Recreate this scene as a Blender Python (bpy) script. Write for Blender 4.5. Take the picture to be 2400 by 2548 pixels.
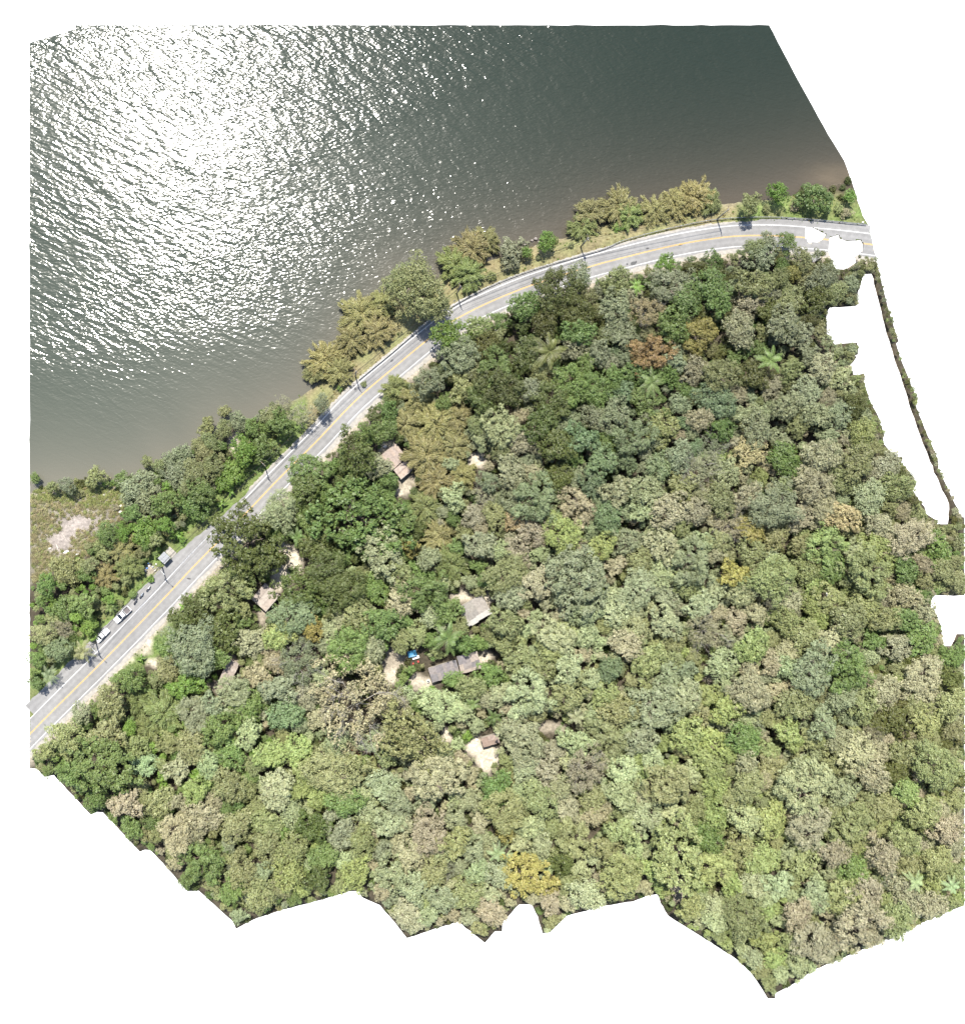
import bpy, math, random
import numpy as np
from mathutils import Vector
from mathutils.geometry import delaunay_2d_cdt

for o in list(bpy.data.objects):
    bpy.data.objects.remove(o)
SC = bpy.context.scene
COL = SC.collection
rnd = random.Random(7)
NP = np.random.default_rng(11)

# ------------------------------------------------------------------ camera, sky, sun, exposure
PXM = 9.0                       # photograph pixels per metre at water level
CAMX, CAMY, CAMH = -42.0, -10.0, 285.0
cam_d = bpy.data.cameras.new('camera')
cam = bpy.data.objects.new('camera', cam_d); COL.objects.link(cam)
cam.location = (CAMX, CAMY, CAMH)
cam_d.sensor_fit = 'HORIZONTAL'; cam_d.sensor_width = 36.0
FRAME_W = 2400 / PXM
cam_d.lens = 36.0 * CAMH / FRAME_W
cam_d.shift_x = -CAMX / FRAME_W
cam_d.shift_y = -CAMY / FRAME_W
cam_d.clip_start = 1.0; cam_d.clip_end = 4000.0
SC.camera = cam

SUN_EL, SUN_AZ = math.radians(64), math.radians(-17)     # azimuth from +Y, negative = west
w = bpy.data.worlds.new('World'); SC.world = w; w.use_nodes = True
nt = w.node_tree; nt.nodes.clear()
sky = nt.nodes.new('ShaderNodeTexSky'); sky.sky_type = 'NISHITA'; sky.sun_disc = False
sky.sun_elevation = SUN_EL; sky.sun_rotation = SUN_AZ % (2 * math.pi)
bg = nt.nodes.new('ShaderNodeBackground'); bg.inputs[1].default_value = 0.11
nt.links.new(sky.outputs[0], bg.inputs[0])
# the surveyed piece of land hangs in an empty white void: below the horizon the world is plain white
white = nt.nodes.new('ShaderNodeBackground'); white.inputs[0].default_value = (1, 1, 1, 1); white.inputs[1].default_value = 1.0
tc = nt.nodes.new('ShaderNodeTexCoord'); sp = nt.nodes.new('ShaderNodeSeparateXYZ')
lt = nt.nodes.new('ShaderNodeMath'); lt.operation = 'LESS_THAN'; lt.inputs[1].default_value = 0.0
mx = nt.nodes.new('ShaderNodeMixShader'); wo = nt.nodes.new('ShaderNodeOutputWorld')
nt.links.new(tc.outputs['Generated'], sp.inputs[0]); nt.links.new(sp.outputs['Z'], lt.inputs[0])
nt.links.new(lt.outputs[0], mx.inputs[0]); nt.links.new(bg.outputs[0], mx.inputs[1]); nt.links.new(white.outputs[0], mx.inputs[2])
nt.links.new(mx.outputs[0], wo.inputs[0])

sd = bpy.data.lights.new('sun', 'SUN'); sd.energy = 4.6; sd.angle = math.radians(0.5); sd.color = (1.0, 0.955, 0.88)
sun = bpy.data.objects.new('sun', sd); COL.objects.link(sun)
to_sun = Vector((math.sin(SUN_AZ) * math.cos(SUN_EL), math.cos(SUN_AZ) * math.cos(SUN_EL), math.sin(SUN_EL)))
sun.rotation_euler = to_sun.to_track_quat('Z', 'Y').to_euler(); sun.location = to_sun * 400

SC.view_settings.view_transform = 'Standard'; SC.view_settings.look = 'None'
SC.view_settings.exposure = 1.35; SC.view_settings.gamma = 1.0; SC.view_settings.use_curve_mapping = False
SC.render.resolution_x = 964; SC.render.resolution_y = 1024
SC.render.engine = 'CYCLES'
SC.cycles.max_bounces = 6; SC.cycles.transparent_max_bounces = 4

# ------------------------------------------------------------------ plan geometry
def unp(pts, z):
    """photograph pixels -> ground coordinates (metres) of points that stand z metres above the water"""
    p = np.atleast_2d(np.asarray(pts, float))
    x = (p[:, 0] - 1200) / PXM; y = (1274 - p[:, 1]) / PXM
    k = 1 - np.asarray(z, float) / CAMH
    return np.stack([CAMX + (x - CAMX) * k, CAMY + (y - CAMY) * k], 1)

def in_poly(p, poly):
    p = np.atleast_2d(p); poly = np.asarray(poly, float)
    c = np.zeros(len(p), bool); j = len(poly) - 1
    for i in range(len(poly)):
        xi, yi = poly[i]; xj, yj = poly[j]
        if yi != yj:
            m = ((yi > p[:, 1]) != (yj > p[:, 1])) & (p[:, 0] < (xj - xi) * (p[:, 1] - yi) / (yj - yi) + xi)
            c ^= m
        j = i
    return c

def seg_dist(p, line, closed=False):
    """distance to a polyline and side of it (+1 = right hand of travel)"""
    p = np.atleast_2d(p); line = np.asarray(line, float)
    if closed: line = np.vstack([line, line[:1]])
    best = np.full(len(p), 1e9); side = np.ones(len(p))
    for a, b in zip(line[:-1], line[1:]):
        d = b - a; L = max(d @ d, 1e-9)
        t = np.clip(((p - a) @ d) / L, 0, 1)
        q = p - (a + t[:, None] * d)
        dist = np.hypot(q[:, 0], q[:, 1])
        cr = d[0] * q[:, 1] - d[1] * q[:, 0]
        m = dist < best
        best = np.where(m, dist, best); side = np.where(m, np.where(cr < 0, 1.0, -1.0), side)
    return best, side

def smooth(line, n):
    """Catmull-Rom through the points, n samples at even arc length"""
    P = np.asarray(line, float); P = np.vstack([2 * P[0] - P[1], P, 2 * P[-1] - P[-2]])
    out = []
    for i in range(1, len(P) - 2):
        for t in np.linspace(0, 1, 24, endpoint=False):
            a, b, c, d = P[i - 1], P[i], P[i + 1], P[i + 2]
            out.append(0.5 * ((2 * b) + (-a + c) * t + (2 * a - 5 * b + 4 * c - d) * t * t + (-a + 3 * b - 3 * c + d) * t ** 3))
    out.append(P[-2]); out = np.array(out)
    s = np.r_[0, np.cumsum(np.hypot(*np.diff(out, axis=0).T))]
    q = np.linspace(0, s[-1], n)
    return np.stack([np.interp(q, s, out[:, 0]), np.interp(q, s, out[:, 1])], 1)

def sstep(a, b, x):
    t = np.clip((x - a) / (b - a), 0, 1); return t * t * (3 - 2 * t)

OUTLINE = [(74,106),(185,72),(185,62),(1913,62),(1980,190),(2035,290),(2060,335),(2100,400),(2111,430),(2145,535),(2161,562),
 (2180,650),(2196,717),(2211,775),(2235,849),(2229,855),(2239,890),(2271,968),(2282,997),(2278,1010),(2298,1061),(2332,1141),
 (2334,1166),(2391,1286),(2398,1287),(2398,1482),(2320,1482),(2315,1497),(2316,1512),(2330,1530),(2340,1555),(2346,1608),
 (2368,1608),(2382,1578),(2398,1578),(2398,2252),(2309,2290),(2182,2348),(2074,2393),(2017,2417),(1989,2440),(1928,2473),
 (1928,2485),(1910,2485),(1898,2465),(1870,2423),(1832,2388),(1767,2345),(1691,2298),(1663,2280),(1644,2249),(1635,2226),
 (1612,2229),(1574,2244),(1494,2256),(1409,2280),(1368,2321),(1350,2323),(1339,2284),(1323,2251),(1292,2251),(1250,2295),
 (1249,2318),(1231,2318),(1206,2347),(1140,2294),(1012,2335),(985,2300),(945,2253),(900,2233),(893,2218),(870,2218),(809,2237),
 (701,2265),(640,2285),(587,2312),(579,2293),(494,2217),(466,2218),(406,2149),(374,2116),(360,2115),(348,2120),(256,2022),
 (240,2021),(226,2028),(134,1929),(111,1934),(91,1913),(74,1912)]
HOLES = [[(2004,563),(2016,562),(2057,582),(2048,594),(2031,604),(2011,604),(2003,593)],
 [(2062,591),(2078,586),(2088,583),(2090,592),(2110,599),(2142,596),(2148,606),(2147,623),(2129,637),(2131,651),(2103,670),(2079,670),(2064,636),(2060,626)],
 [(2150,681),(2170,680),(2183,730),(2195,775),(2204,815),(2218,861),(2234,912),(2255,973),(2266,1013),(2284,1064),(2316,1149),(2363,1254),
  (2360,1304),(2331,1304),(2330,1295),(2303,1278),(2300,1261),(2276,1230),(2270,1219),(2278,1206),(2268,1183),(2242,1153),(2242,1136),(2228,1136),
  (2196,1101),(2198,1080),(2186,1040),(2164,997),(2152,962),(2148,946),(2150,928),(2132,933),(2123,932),(2114,909),(2130,889),(2127,884),(2134,882),
  (2132,852),(2076,857),(2056,828),(2056,778),(2064,765),(2131,760),(2134,727),(2146,690)]]
SHORE_PX = [(40,1222),(74,1215),(100,1203),(140,1196),(190,1196),(225,1192),(280,1192),(310,1182),(370,1172),(400,1140),(470,1135),(495,1110),
 (520,1072),(560,1048),(600,1050),(640,1036),(680,1008),(740,985),(785,950),(830,905),(870,850),(925,800),(970,745),(1000,700),(1090,690),
 (1150,648),(1240,628),(1300,612),(1345,600),(1400,588),(1440,570),(1500,548),(1600,536),(1700,518),(1800,508),(1900,488),(2000,462),(2060,448),(2170,436)]
ROAD_PX = [(40,1862),(75,1826),(123,1777),(267,1634),(400,1497),(444,1450),(492,1399),(603,1286),(680,1205),(735,1150),(795,1090),(857,1024),(910,973),
 (991,905),(1045,860),(1112,808),(1195,762),(1312,713),(1454,667),(1557,639),(1664,613),(1749,597),(1834,587),(1928,586),(2003,591),(2100,600),(2200,612)]
ROAD_Z = 2.5
SHORE = unp(SHORE_PX, 0.0)
ROAD = smooth(unp(ROAD_PX, ROAD_Z), 170)
LAND_POLY = np.vstack([SHORE, [[400, 90], [400, -400], [-400, -400], [-400, 6]]])
_hn = [(NP.uniform(0, 6.28), NP.uniform(0, 6.28), NP.uniform(18, 46)) for _ in range(6)]

def ground_z(xy):
    p = np.atleast_2d(np.asarray(xy, float))
    ds, _ = seg_dist(p, SHORE); ds = np.where(in_poly(p, LAND_POLY), ds, -ds)
    dr, side = seg_dist(p, ROAD[::3]); sr = dr * side
    n = sum(np.sin((p[:, 0] * math.cos(a) + p[:, 1] * math.sin(a)) * 6.28 / L + b) for a, b, L in _hn) / 3.0
    hl = -0.7 + 2.7 * sstep(-3, 10, ds) + 0.15 * n
    hs = ROAD_Z + 0.065 * np.maximum(0, sr - 8) + 0.8 * n * sstep(12, 34, sr)
    h = np.where(sr > 0, hs, hl)
    wgt = 1 - sstep(6.6, 10.5, dr)
    return h * (1 - wgt) + (ROAD_Z - 0.06) * wgt

def place(pts, above=0.0):
    """photograph pixels of points `above` metres over the ground -> (ground xy, ground z)"""
    p = np.atleast_2d(np.asarray(pts, float)); z = np.full(len(p), 2.0)
    for _ in range(5):
        xy = unp(p, z + above); z = ground_z(xy)
    return xy, z

# ------------------------------------------------------------------ materials
def srgb(r, g, b, k=1.0):
    f = lambda c: (c / 12.92 if c <= 0.04045 else ((c + 0.055) / 1.055) ** 2.4)
    return tuple(f(c / 255.0) * k for c in (r, g, b))

def mat(name, color, rough=0.8, spec=0.3, noise=None, bump=None, metal=0.0):
    m = bpy.data.materials.new(name); m.use_nodes = True
    n = m.node_tree.nodes; l = m.node_tree.links; b = n['Principled BSDF']
    b.inputs['Roughness'].default_value = rough; b.inputs['Specular IOR Level'].default_value = spec
    b.inputs['Metallic'].default_value = metal
    b.inputs['Base Color'].default_value = (*color, 1)
    geo = n.new('ShaderNodeNewGeometry')
    if noise:
        sc, amt = noise
        t = n.new('ShaderNodeTexNoise'); t.inputs['Scale'].default_value = sc; t.inputs['Detail'].default_value = 5
        l.new(geo.outputs['Position'], t.inputs['Vector'])
        r = n.new('ShaderNodeMapRange'); r.inputs[1].default_value = 0.25; r.inputs[2].default_value = 0.75
        r.inputs[3].default_value = 1 - amt; r.inputs[4].default_value = 1 + amt
        l.new(t.outputs['Fac'], r.inputs[0])
        v = n.new('ShaderNodeVectorMath'); v.operation = 'SCALE'; v.inputs[0].default_value = color
        l.new(r.outputs[0], v.inputs['Scale']); l.new(v.outputs[0], b.inputs['Base Color'])
    if bump:
        t2 = n.new('ShaderNodeTexNoise'); t2.inputs['Scale'].default_value = bump[0]; t2.inputs['Detail'].default_value = 4
        l.new(geo.outputs['Position'], t2.inputs['Vector'])
        bp = n.new('ShaderNodeBump'); bp.inputs['Distance'].default_value = bump[1]
        l.new(t2.outputs['Fac'], bp.inputs['Height']); l.new(bp.outputs[0], b.inputs['Normal'])
    return m

def leaf_mat(name, trans=0.25, rough=0.5, spec=0.35):
    """foliage: colour of the plant (its own 'tint') times a variation from leaf to leaf and from clump to clump"""
    m = bpy.data.materials.new(name); m.use_nodes = True
    n = m.node_tree.nodes; l = m.node_tree.links; b = n['Principled BSDF']; out = n['Material Output']
    at = n.new('ShaderNodeAttribute'); at.attribute_type = 'INSTANCER'; at.attribute_name = 'tint'
    va = n.new('ShaderNodeAttribute'); va.attribute_type = 'GEOMETRY'; va.attribute_name = 'leafvar'
    sx = n.new('ShaderNodeSeparateXYZ'); l.new(va.outputs['Vector'], sx.inputs[0])
    r = n.new('ShaderNodeMapRange'); r.inputs[3].default_value = 0.62; r.inputs[4].default_value = 1.45
    l.new(sx.outputs['X'], r.inputs[0])
    v = n.new('ShaderNodeVectorMath'); v.operation = 'SCALE'
    l.new(at.outputs['Color'], v.inputs[0]); l.new(r.outputs[0], v.inputs['Scale'])
    hs = n.new('ShaderNodeHueSaturation'); hs.inputs['Saturation'].default_value = 1.0
    r2 = n.new('ShaderNodeMapRange'); r2.inputs[3].default_value = 0.485; r2.inputs[4].default_value = 0.515
    l.new(sx.outputs['Y'], r2.inputs[0]); l.new(r2.outputs[0], hs.inputs['Hue']); l.new(v.outputs[0], hs.inputs['Color'])
    l.new(hs.outputs[0], b.inputs['Base Color'])
    b.inputs['Roughness'].default_value = rough; b.inputs['Specular IOR Level'].default_value = spec
    t = n.new('ShaderNodeBsdfTranslucent'); l.new(hs.outputs[0], t.inputs['Color'])
    ms = n.new('ShaderNodeMixShader'); ms.inputs[0].default_value = trans
    l.new(b.outputs[0], ms.inputs[1]); l.new(t.outputs[0], ms.inputs[2]); l.new(ms.outputs[0], out.inputs['Surface'])
    return m

M_LEAF = leaf_mat('foliage')
M_BARK = mat('bark', (0.16, 0.13, 0.10), 0.9, 0.1, (3.0, 0.35), (9.0, 0.03))
M_GREYBARK = mat('pale_dead_wood', (0.24, 0.22, 0.19), 0.9, 0.1, (2.0, 0.25))
M_CULM = mat('bamboo_culm', (0.30, 0.26, 0.10), 0.6, 0.3, (1.0, 0.3))

# ------------------------------------------------------------------ mesh helpers
def new_obj(name, mesh, parent=None, mats=(), loc=None):
    o = bpy.data.objects.new(name, mesh); COL.objects.link(o)
    for m in mats:
        if m.name not in [x.name for x in mesh.materials if x]: mesh.materials.append(m)
    if parent is not None: o.parent = parent
    if loc is not None: o.location = loc
    return o

def empty(name, loc=(0, 0, 0), rz=0.0):
    o = bpy.data.objects.new(name, None); COL.objects.link(o)
    o.location = loc; o.rotation_euler = (0, 0, rz); o.empty_display_size = 0.3
    return o

def tag(o, label=None, cat=None, group=None, kind=None):
    if label: o['label'] = label
    if cat: o['category'] = cat
    if group: o['group'] = group
    if kind: o['kind'] = kind
    return o

def np_mesh(name, V, F, attrs=None, smooth_shade=False):
    """V (n,3), F list/array of equal-length faces"""
    V = np.asarray(V, np.float32); F = np.asarray(F, np.int32); k = F.shape[1]
    me = bpy.data.meshes.new(name)
    me.vertices.add(len(V)); me.vertices.foreach_set('co', V.ravel())
    me.loops.add(F.size); me.loops.foreach_set('vertex_index', F.ravel())
    me.polygons.add(len(F)); me.polygons.foreach_set('loop_start', np.arange(0, F.size, k, dtype=np.int32))
    me.polygons.foreach_set('loop_total', np.full(len(F), k, np.int32))
    if smooth_shade: me.polygons.foreach_set('use_smooth', np.ones(len(F), bool))
    for an, (typ, dom, data) in (attrs or {}).items():
        a = me.attributes.new(an, typ, dom)
        a.data.foreach_set('vector' if typ == 'FLOAT_VECTOR' else ('color' if typ == 'FLOAT_COLOR' else 'value'), np.asarray(data, np.float32).ravel())
    me.update(calc_edges=True); me.validate()
    return me

class MB:
    """collects solids in one mesh"""
    def __init__(s): s.v = []; s.f = []; s.m = []
    def poly(s, pts, faces, mi=0):
        k = len(s.v); s.v += [tuple(map(float, p)) for p in pts]
        s.f += [tuple(k + i for i in f) for f in faces]; s.m += [mi] * len(faces)
    def hexa(s, b, t, mi=0):
        s.poly(list(b) + list(t), [(3, 2, 1, 0), (4, 5, 6, 7), (0, 1, 5, 4), (1, 2, 6, 5), (2, 3, 7, 6), (3, 0, 4, 7)], mi)
    def box(s, c, d, rz=0.0, mi=0, taper=1.0, ch=0.0):
        """box, optionally with its top tapered and its vertical edges chamfered"""
        cx, cy, cz = c; dx, dy, dz = d; ca, sa = math.cos(rz), math.sin(rz)
        def ring(z, k):
            x, y = dx / 2 * k, dy / 2 * k
            if ch > 0:
                q = min(ch, x * .9, y * .9)
                pts = [(-x + q, -y), (x - q, -y), (x, -y + q), (x, y - q), (x - q, y), (-x + q, y), (-x, y - q), (-x, -y + q)]
            else: pts = [(-x, -y), (x, -y), (x, y), (-x, y)]
            return [(cx + a * ca - b * sa, cy + a * sa + b * ca, cz + z) for a, b in pts]
        lo, hi = ring(-dz / 2, 1), ring(dz / 2, taper); n = len(lo)
        s.poly(lo + hi, [tuple(reversed(range(n))), tuple(range(n, 2 * n))] + [(i, (i + 1) % n, n + (i + 1) % n, n + i) for i in range(n)], mi)
    def tube(s, pts, rad, n=6, mi=0, cap=True):
        pts = [Vector(p) for p in pts]; rad = list(rad) if hasattr(rad, '__len__') else [rad] * len(pts)
        k = len(s.v); up = Vector((0, 0, 1))
        for i, p in enumerate(pts):
            d = (pts[min(i + 1, len(pts) - 1)] - pts[max(i - 1, 0)]).normalized()
            a = d.cross(up if abs(d.z) < .95 else Vector((1, 0, 0))).normalized(); b = d.cross(a)
            for j in range(n):
                t = 2 * math.pi * j / n; s.v.append(tuple(p + (a * math.cos(t) + b * math.sin(t)) * rad[i]))
        for i in range(len(pts) - 1):
            for j in range(n):
                s.f.append((k + i * n + j, k + i * n + (j + 1) % n, k + (i + 1) * n + (j + 1) % n, k + (i + 1) * n + j)); s.m.append(mi)
        if cap:
            s.f.append(tuple(k + j for j in reversed(range(n)))); s.m.append(mi)
            e = k + (len(pts) - 1) * n; s.f.append(tuple(e + j for j in range(n))); s.m.append(mi)
    def mesh(s, name, mats=(), smooth_shade=False):
        me = bpy.data.meshes.new(name); me.from_pydata(s.v, [], s.f)
        for m in mats: me.materials.append(m)
        me.polygons.foreach_set('material_index', s.m)
        if smooth_shade: me.polygons.foreach_set('use_smooth', [True] * len(s.f))
        me.update(); return me
    def obj(s, name, mats, parent=None, smooth_shade=False):
        return new_obj(name, s.mesh(name, mats if isinstance(mats, (list, tuple)) else [mats], smooth_shade), parent)

# ------------------------------------------------------------------ ground
def clipped_grid(step, keep, jitter=0.25):
    """triangles covering the surveyed outline (pixel space); keep(points) says which triangles stay"""
    gx, gy = np.meshgrid(np.arange(60, 2420, step), np.arange(40, 2500, step))
    g = np.stack([gx.ravel(), gy.ravel()], 1).astype(float)
    g += NP.uniform(-jitter, jitter, g.shape) * step
    rings = [OUTLINE] + HOLES
    inside = in_poly(g, OUTLINE)
    for h in HOLES: inside &= ~in_poly(g, h)
    for r in rings: inside &= seg_dist(g, r, True)[0] > step * 0.45
    g = g[inside & keep(g, 2.5 * step)]
    V, E = [], []
    for r in rings:
        k0 = len(V); R = np.asarray(r, float); n = 0
        for a, b in zip(R, np.roll(R, -1, 0)):
            m = max(1, int(np.hypot(*(b - a)) / step))
            for t in range(m):
                q = a + (b - a) * t / m
                if 0 < t: q = q + NP.normal(0, 0.7, 2)          # the cut is not perfectly straight
                V.append(tuple(q)); n += 1
        E += [(k0 + i, k0 + (i + 1) % n) for i in range(n)]
    V += [tuple(q) for q in g]
    v, e, f, *_ = delaunay_2d_cdt([Vector(q) for q in V], E, [], 0, 1e-4)
    v = np.array([tuple(q) for q in v]); f = np.array([t for t in f if len(t) == 3])
    c = v[f].mean(1)
    ok = in_poly(c, OUTLINE)
    for h in HOLES: ok &= ~in_poly(c, h)
    f = f[ok & keep(c, 0)]
    u, inv = np.unique(f, return_inverse=True)
    return v[u], inv.reshape(-1, 3)

SHORE_POLY_PX = SHORE_PX + [(2600, 436), (2600, 2700), (-100, 2700), (-100, 1222)]
def keep_land(p, m):
    return in_poly(p, SHORE_POLY_PX) | (seg_dist(p, SHORE_PX)[0] < 34 + m)
def keep_water(p, m):
    return (~in_poly(p, SHORE_POLY_PX)) | (seg_dist(p, SHORE_PX)[0] < 30 + m)

def skirt(V, F, down):
    """give the cut sheet a thickness: walls down along its border"""
    e = np.vstack([F[:, [0, 1]], F[:, [1, 2]], F[:, [2, 0]]])
    key = np.sort(e, 1); u, idx, cnt = np.unique(key, axis=0, return_index=True, return_counts=True)
    be = e[idx[cnt == 1]]
    n = len(V); V2 = np.vstack([V, V[be[:, 0]] - [0, 0, down], V[be[:, 1]] - [0, 0, down]]); m = len(be)
    a, b = be[:, 0], be[:, 1]; a2 = n + np.arange(m); b2 = n + m + np.arange(m)
    return V2, np.vstack([F, np.stack([a, a2, b], 1), np.stack([b, a2, b2], 1)])

# where the ground is bare sand, dirt or grass: (x, y, rx, ry, colour)
C_SAND = (0.32, 0.285, 0.225); C_DIRT = (0.20, 0.175, 0.135); C_RED = (0.25, 0.12, 0.06); C_DRYGRASS = (0.16, 0.135, 0.075)
C_GRASS = (0.085, 0.12, 0.035); C_FLOOR = (0.045, 0.038, 0.026); C_MARSH = (0.145, 0.132, 0.10); C_MUD = (0.17, 0.145, 0.125)
PATCH = [(715,1368,24,26,C_SAND),(738,1400,20,32,C_SAND),(706,1432,30,26,C_SAND),(690,1450,22,20,C_SAND),(975,1660,22,26,C_SAND),(965,1690,30,14,C_SAND),
 (1050,1696,40,16,C_SAND),(1198,1638,24,18,C_SAND),(1180,1855,24,26,C_SAND),(1212,1888,30,34,C_SAND),(1110,1830,14,18,C_SAND),(1372,1812,48,13,C_DIRT),
 (1186,1146,26,22,C_SAND),(1150,1482,26,18,C_SAND),(1205,1494,22,14,C_SAND),(912,1862,42,20,C_RED),(970,1112,24,18,C_SAND),(1010,1196,28,24,C_DIRT),
 (1000,1222,24,16,C_SAND),(655,1520,20,12,C_DIRT),(655,1545,18,10,C_DIRT),(1375,934,26,16,C_RED),(965,1480,24,18,C_RED),(1760,1690,18,14,C_DIRT),(1690,2215,26,26,C_DIRT),
 (565,1640,30,18,C_DIRT),(540,1708,26,12,C_DIRT),(2150,2160,14,16,C_RED),(980,1640,40,30,C_DIRT),(372,1418,24,14,C_DIRT),(584,1100,10,28,C_SAND),(1338,622,16,32,C_DRYGRASS),(1330,604,26,10,C_MUD),
 (365,1612,12,26,C_SAND),(385,1652,18,12,C_SAND),(360,1895,10,8,C_DIRT),(2330,1880,16,12,C_DIRT)]
GRASS_POLY = [(470,1500),(432,1560),(392,1640),(340,1668),(286,1662),(310,1632),(372,1572),(440,1500)]
MARSH_POLY = [(60,1225),(120,1212),(200,1205),(300,1208),(330,1240),(312,1285),(262,1330),(215,1385),(150,1410),(60,1465)]

def ground_colour(px, xy):
    n = len(px); c = np.tile(np.array(C_FLOOR), (n, 1))
    dr, side = seg_dist(xy, ROAD[::3]); sr = dr * side
    ds, _ = seg_dist(xy, SHORE); land = in_poly(xy, LAND_POLY)
    nz = np.sin(px[:, 0] * .071 + 1.3 * np.sin(px[:, 1] * .053)) * .5 + np.sin(px[:, 1] * .11 + px[:, 0] * .047) * .5
    def mix(c, col, wgt): return c * (1 - wgt[:, None]) + np.array(col) * wgt[:, None]
    # lakeside verge: dry grass beside the guard rail, greener further west and east
    verge = (1 - sstep(9.5, 15, dr)) * (sr < 0)
    c = mix(c, C_DRYGRASS, verge)
    c = mix(c, C_GRASS, verge * np.clip(0.25 + 0.6 * (px[:, 0] < 760) + 0.5 * (px[:, 0] > 1830) + 0.25 * nz, 0, 1))
    # hillside verge: pale dusty gravel, then thin grass
    vs = (1 - sstep(4.6, 6.0, dr)) * (sr > 0)
    c = mix(c, C_DIRT, (1 - sstep(5, 8, dr)) * (sr > 0)); c = mix(c, C_SAND, vs * 0.8)
    g = in_poly(px, GRASS_POLY).astype(float) * sstep(4.8, 5.8, dr); c = mix(c, C_GRASS, g * (0.85 + .15 * nz))
    mm = in_poly(px, MARSH_POLY).astype(float); c = mix(c, C_MARSH, mm * (0.8 + .2 * nz))
    mud = np.exp(-(((px[:, 0] - 205) / 70) ** 2 + ((px[:, 1] - 1300) / 34) ** 2)) + np.exp(-(((px[:, 0] - 150) / 42) ** 2 + ((px[:, 1] - 1352) / 40) ** 2))
    c = mix(c, (0.20, 0.175, 0.155), np.clip(mud * 1.3 - .2, 0, 1) * mm)
    for x, y, rx, ry, col in PATCH:
        q = ((px[:, 0] - x) / rx) ** 2 + ((px[:, 1] - y) / ry) ** 2 + .35 * nz
        c = mix(c, col, 1 - sstep(0.55, 1.25, q))
    sh = (1 - sstep(-2.0, 2.2, np.where(land, ds, -ds))); c = mix(c, (0.20, 0.165, 0.13), sh * .9)
    return np.c_[c * (1 + .10 * nz[:, None]), np.ones(n)]

def vcol_mat(name, rough=0.95, fine=(1.4, 0.30), bump=(2.2, 0.12)):
    m = bpy.data.materials.new(name); m.use_nodes = True
    n = m.node_tree.nodes; l = m.node_tree.links; b = n['Principled BSDF']
    a = n.new('ShaderNodeAttribute'); a.attribute_name = 'soil'
    geo = n.new('ShaderNodeNewGeometry')
    prev = a.outputs['Color']
    for sc, amt in (fine, (6.0, 0.25), (0.35, 0.2)):
        t = n.new('ShaderNodeTexNoise'); t.inputs['Scale'].default_value = sc; t.inputs['Detail'].default_value = 6; t.inputs['Roughness'].default_value = .65
        l.new(geo.outputs['Position'], t.inputs['Vector'])
        r = n.new('ShaderNodeMapRange'); r.inputs[1].default_value = .3; r.inputs[2].default_value = .7; r.inputs[3].default_value = 1 - amt; r.inputs[4].default_value = 1 + amt
        l.new(t.outputs['Fac'], r.inputs[0])
        v = n.new('ShaderNodeVectorMath'); v.operation = 'SCALE'; l.new(prev, v.inputs[0]); l.new(r.outputs[0], v.inputs['Scale']); prev = v.outputs[0]
    l.new(prev, b.inputs['Base Color']); b.inputs['Roughness'].default_value = rough; b.inputs['Specular IOR Level'].default_value = .15
    t2 = n.new('ShaderNodeTexNoise'); t2.inputs['Scale'].default_value = bump[0]; t2.inputs['Detail'].default_value = 6
    l.new(geo.outputs['Position'], t2.inputs['Vector'])
    bp = n.new('ShaderNodeBump'); bp.inputs['Distance'].default_value = bump[1]; l.new(t2.outputs['Fac'], bp.inputs['Height']); l.new(bp.outputs[0], b.inputs['Normal'])
    return m

pv, pf = clipped_grid(12, keep_land)
gxy, gz = place(pv)
V = np.c_[gxy, gz]
gcol = ground_colour(pv, gxy)
V2, F2 = skirt(V, pf, 0.6)
gcol2 = np.vstack([gcol, np.tile([[.16, .12, .08, 1]], (len(V2) - len(V), 1))])
me = np_mesh('ground', V2, F2, {'soil': ('FLOAT_COLOR', 'POINT', gcol2)}, True)
tag(new_obj('ground', me, mats=[vcol_mat('soil_and_litter')]), kind='structure')

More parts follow.
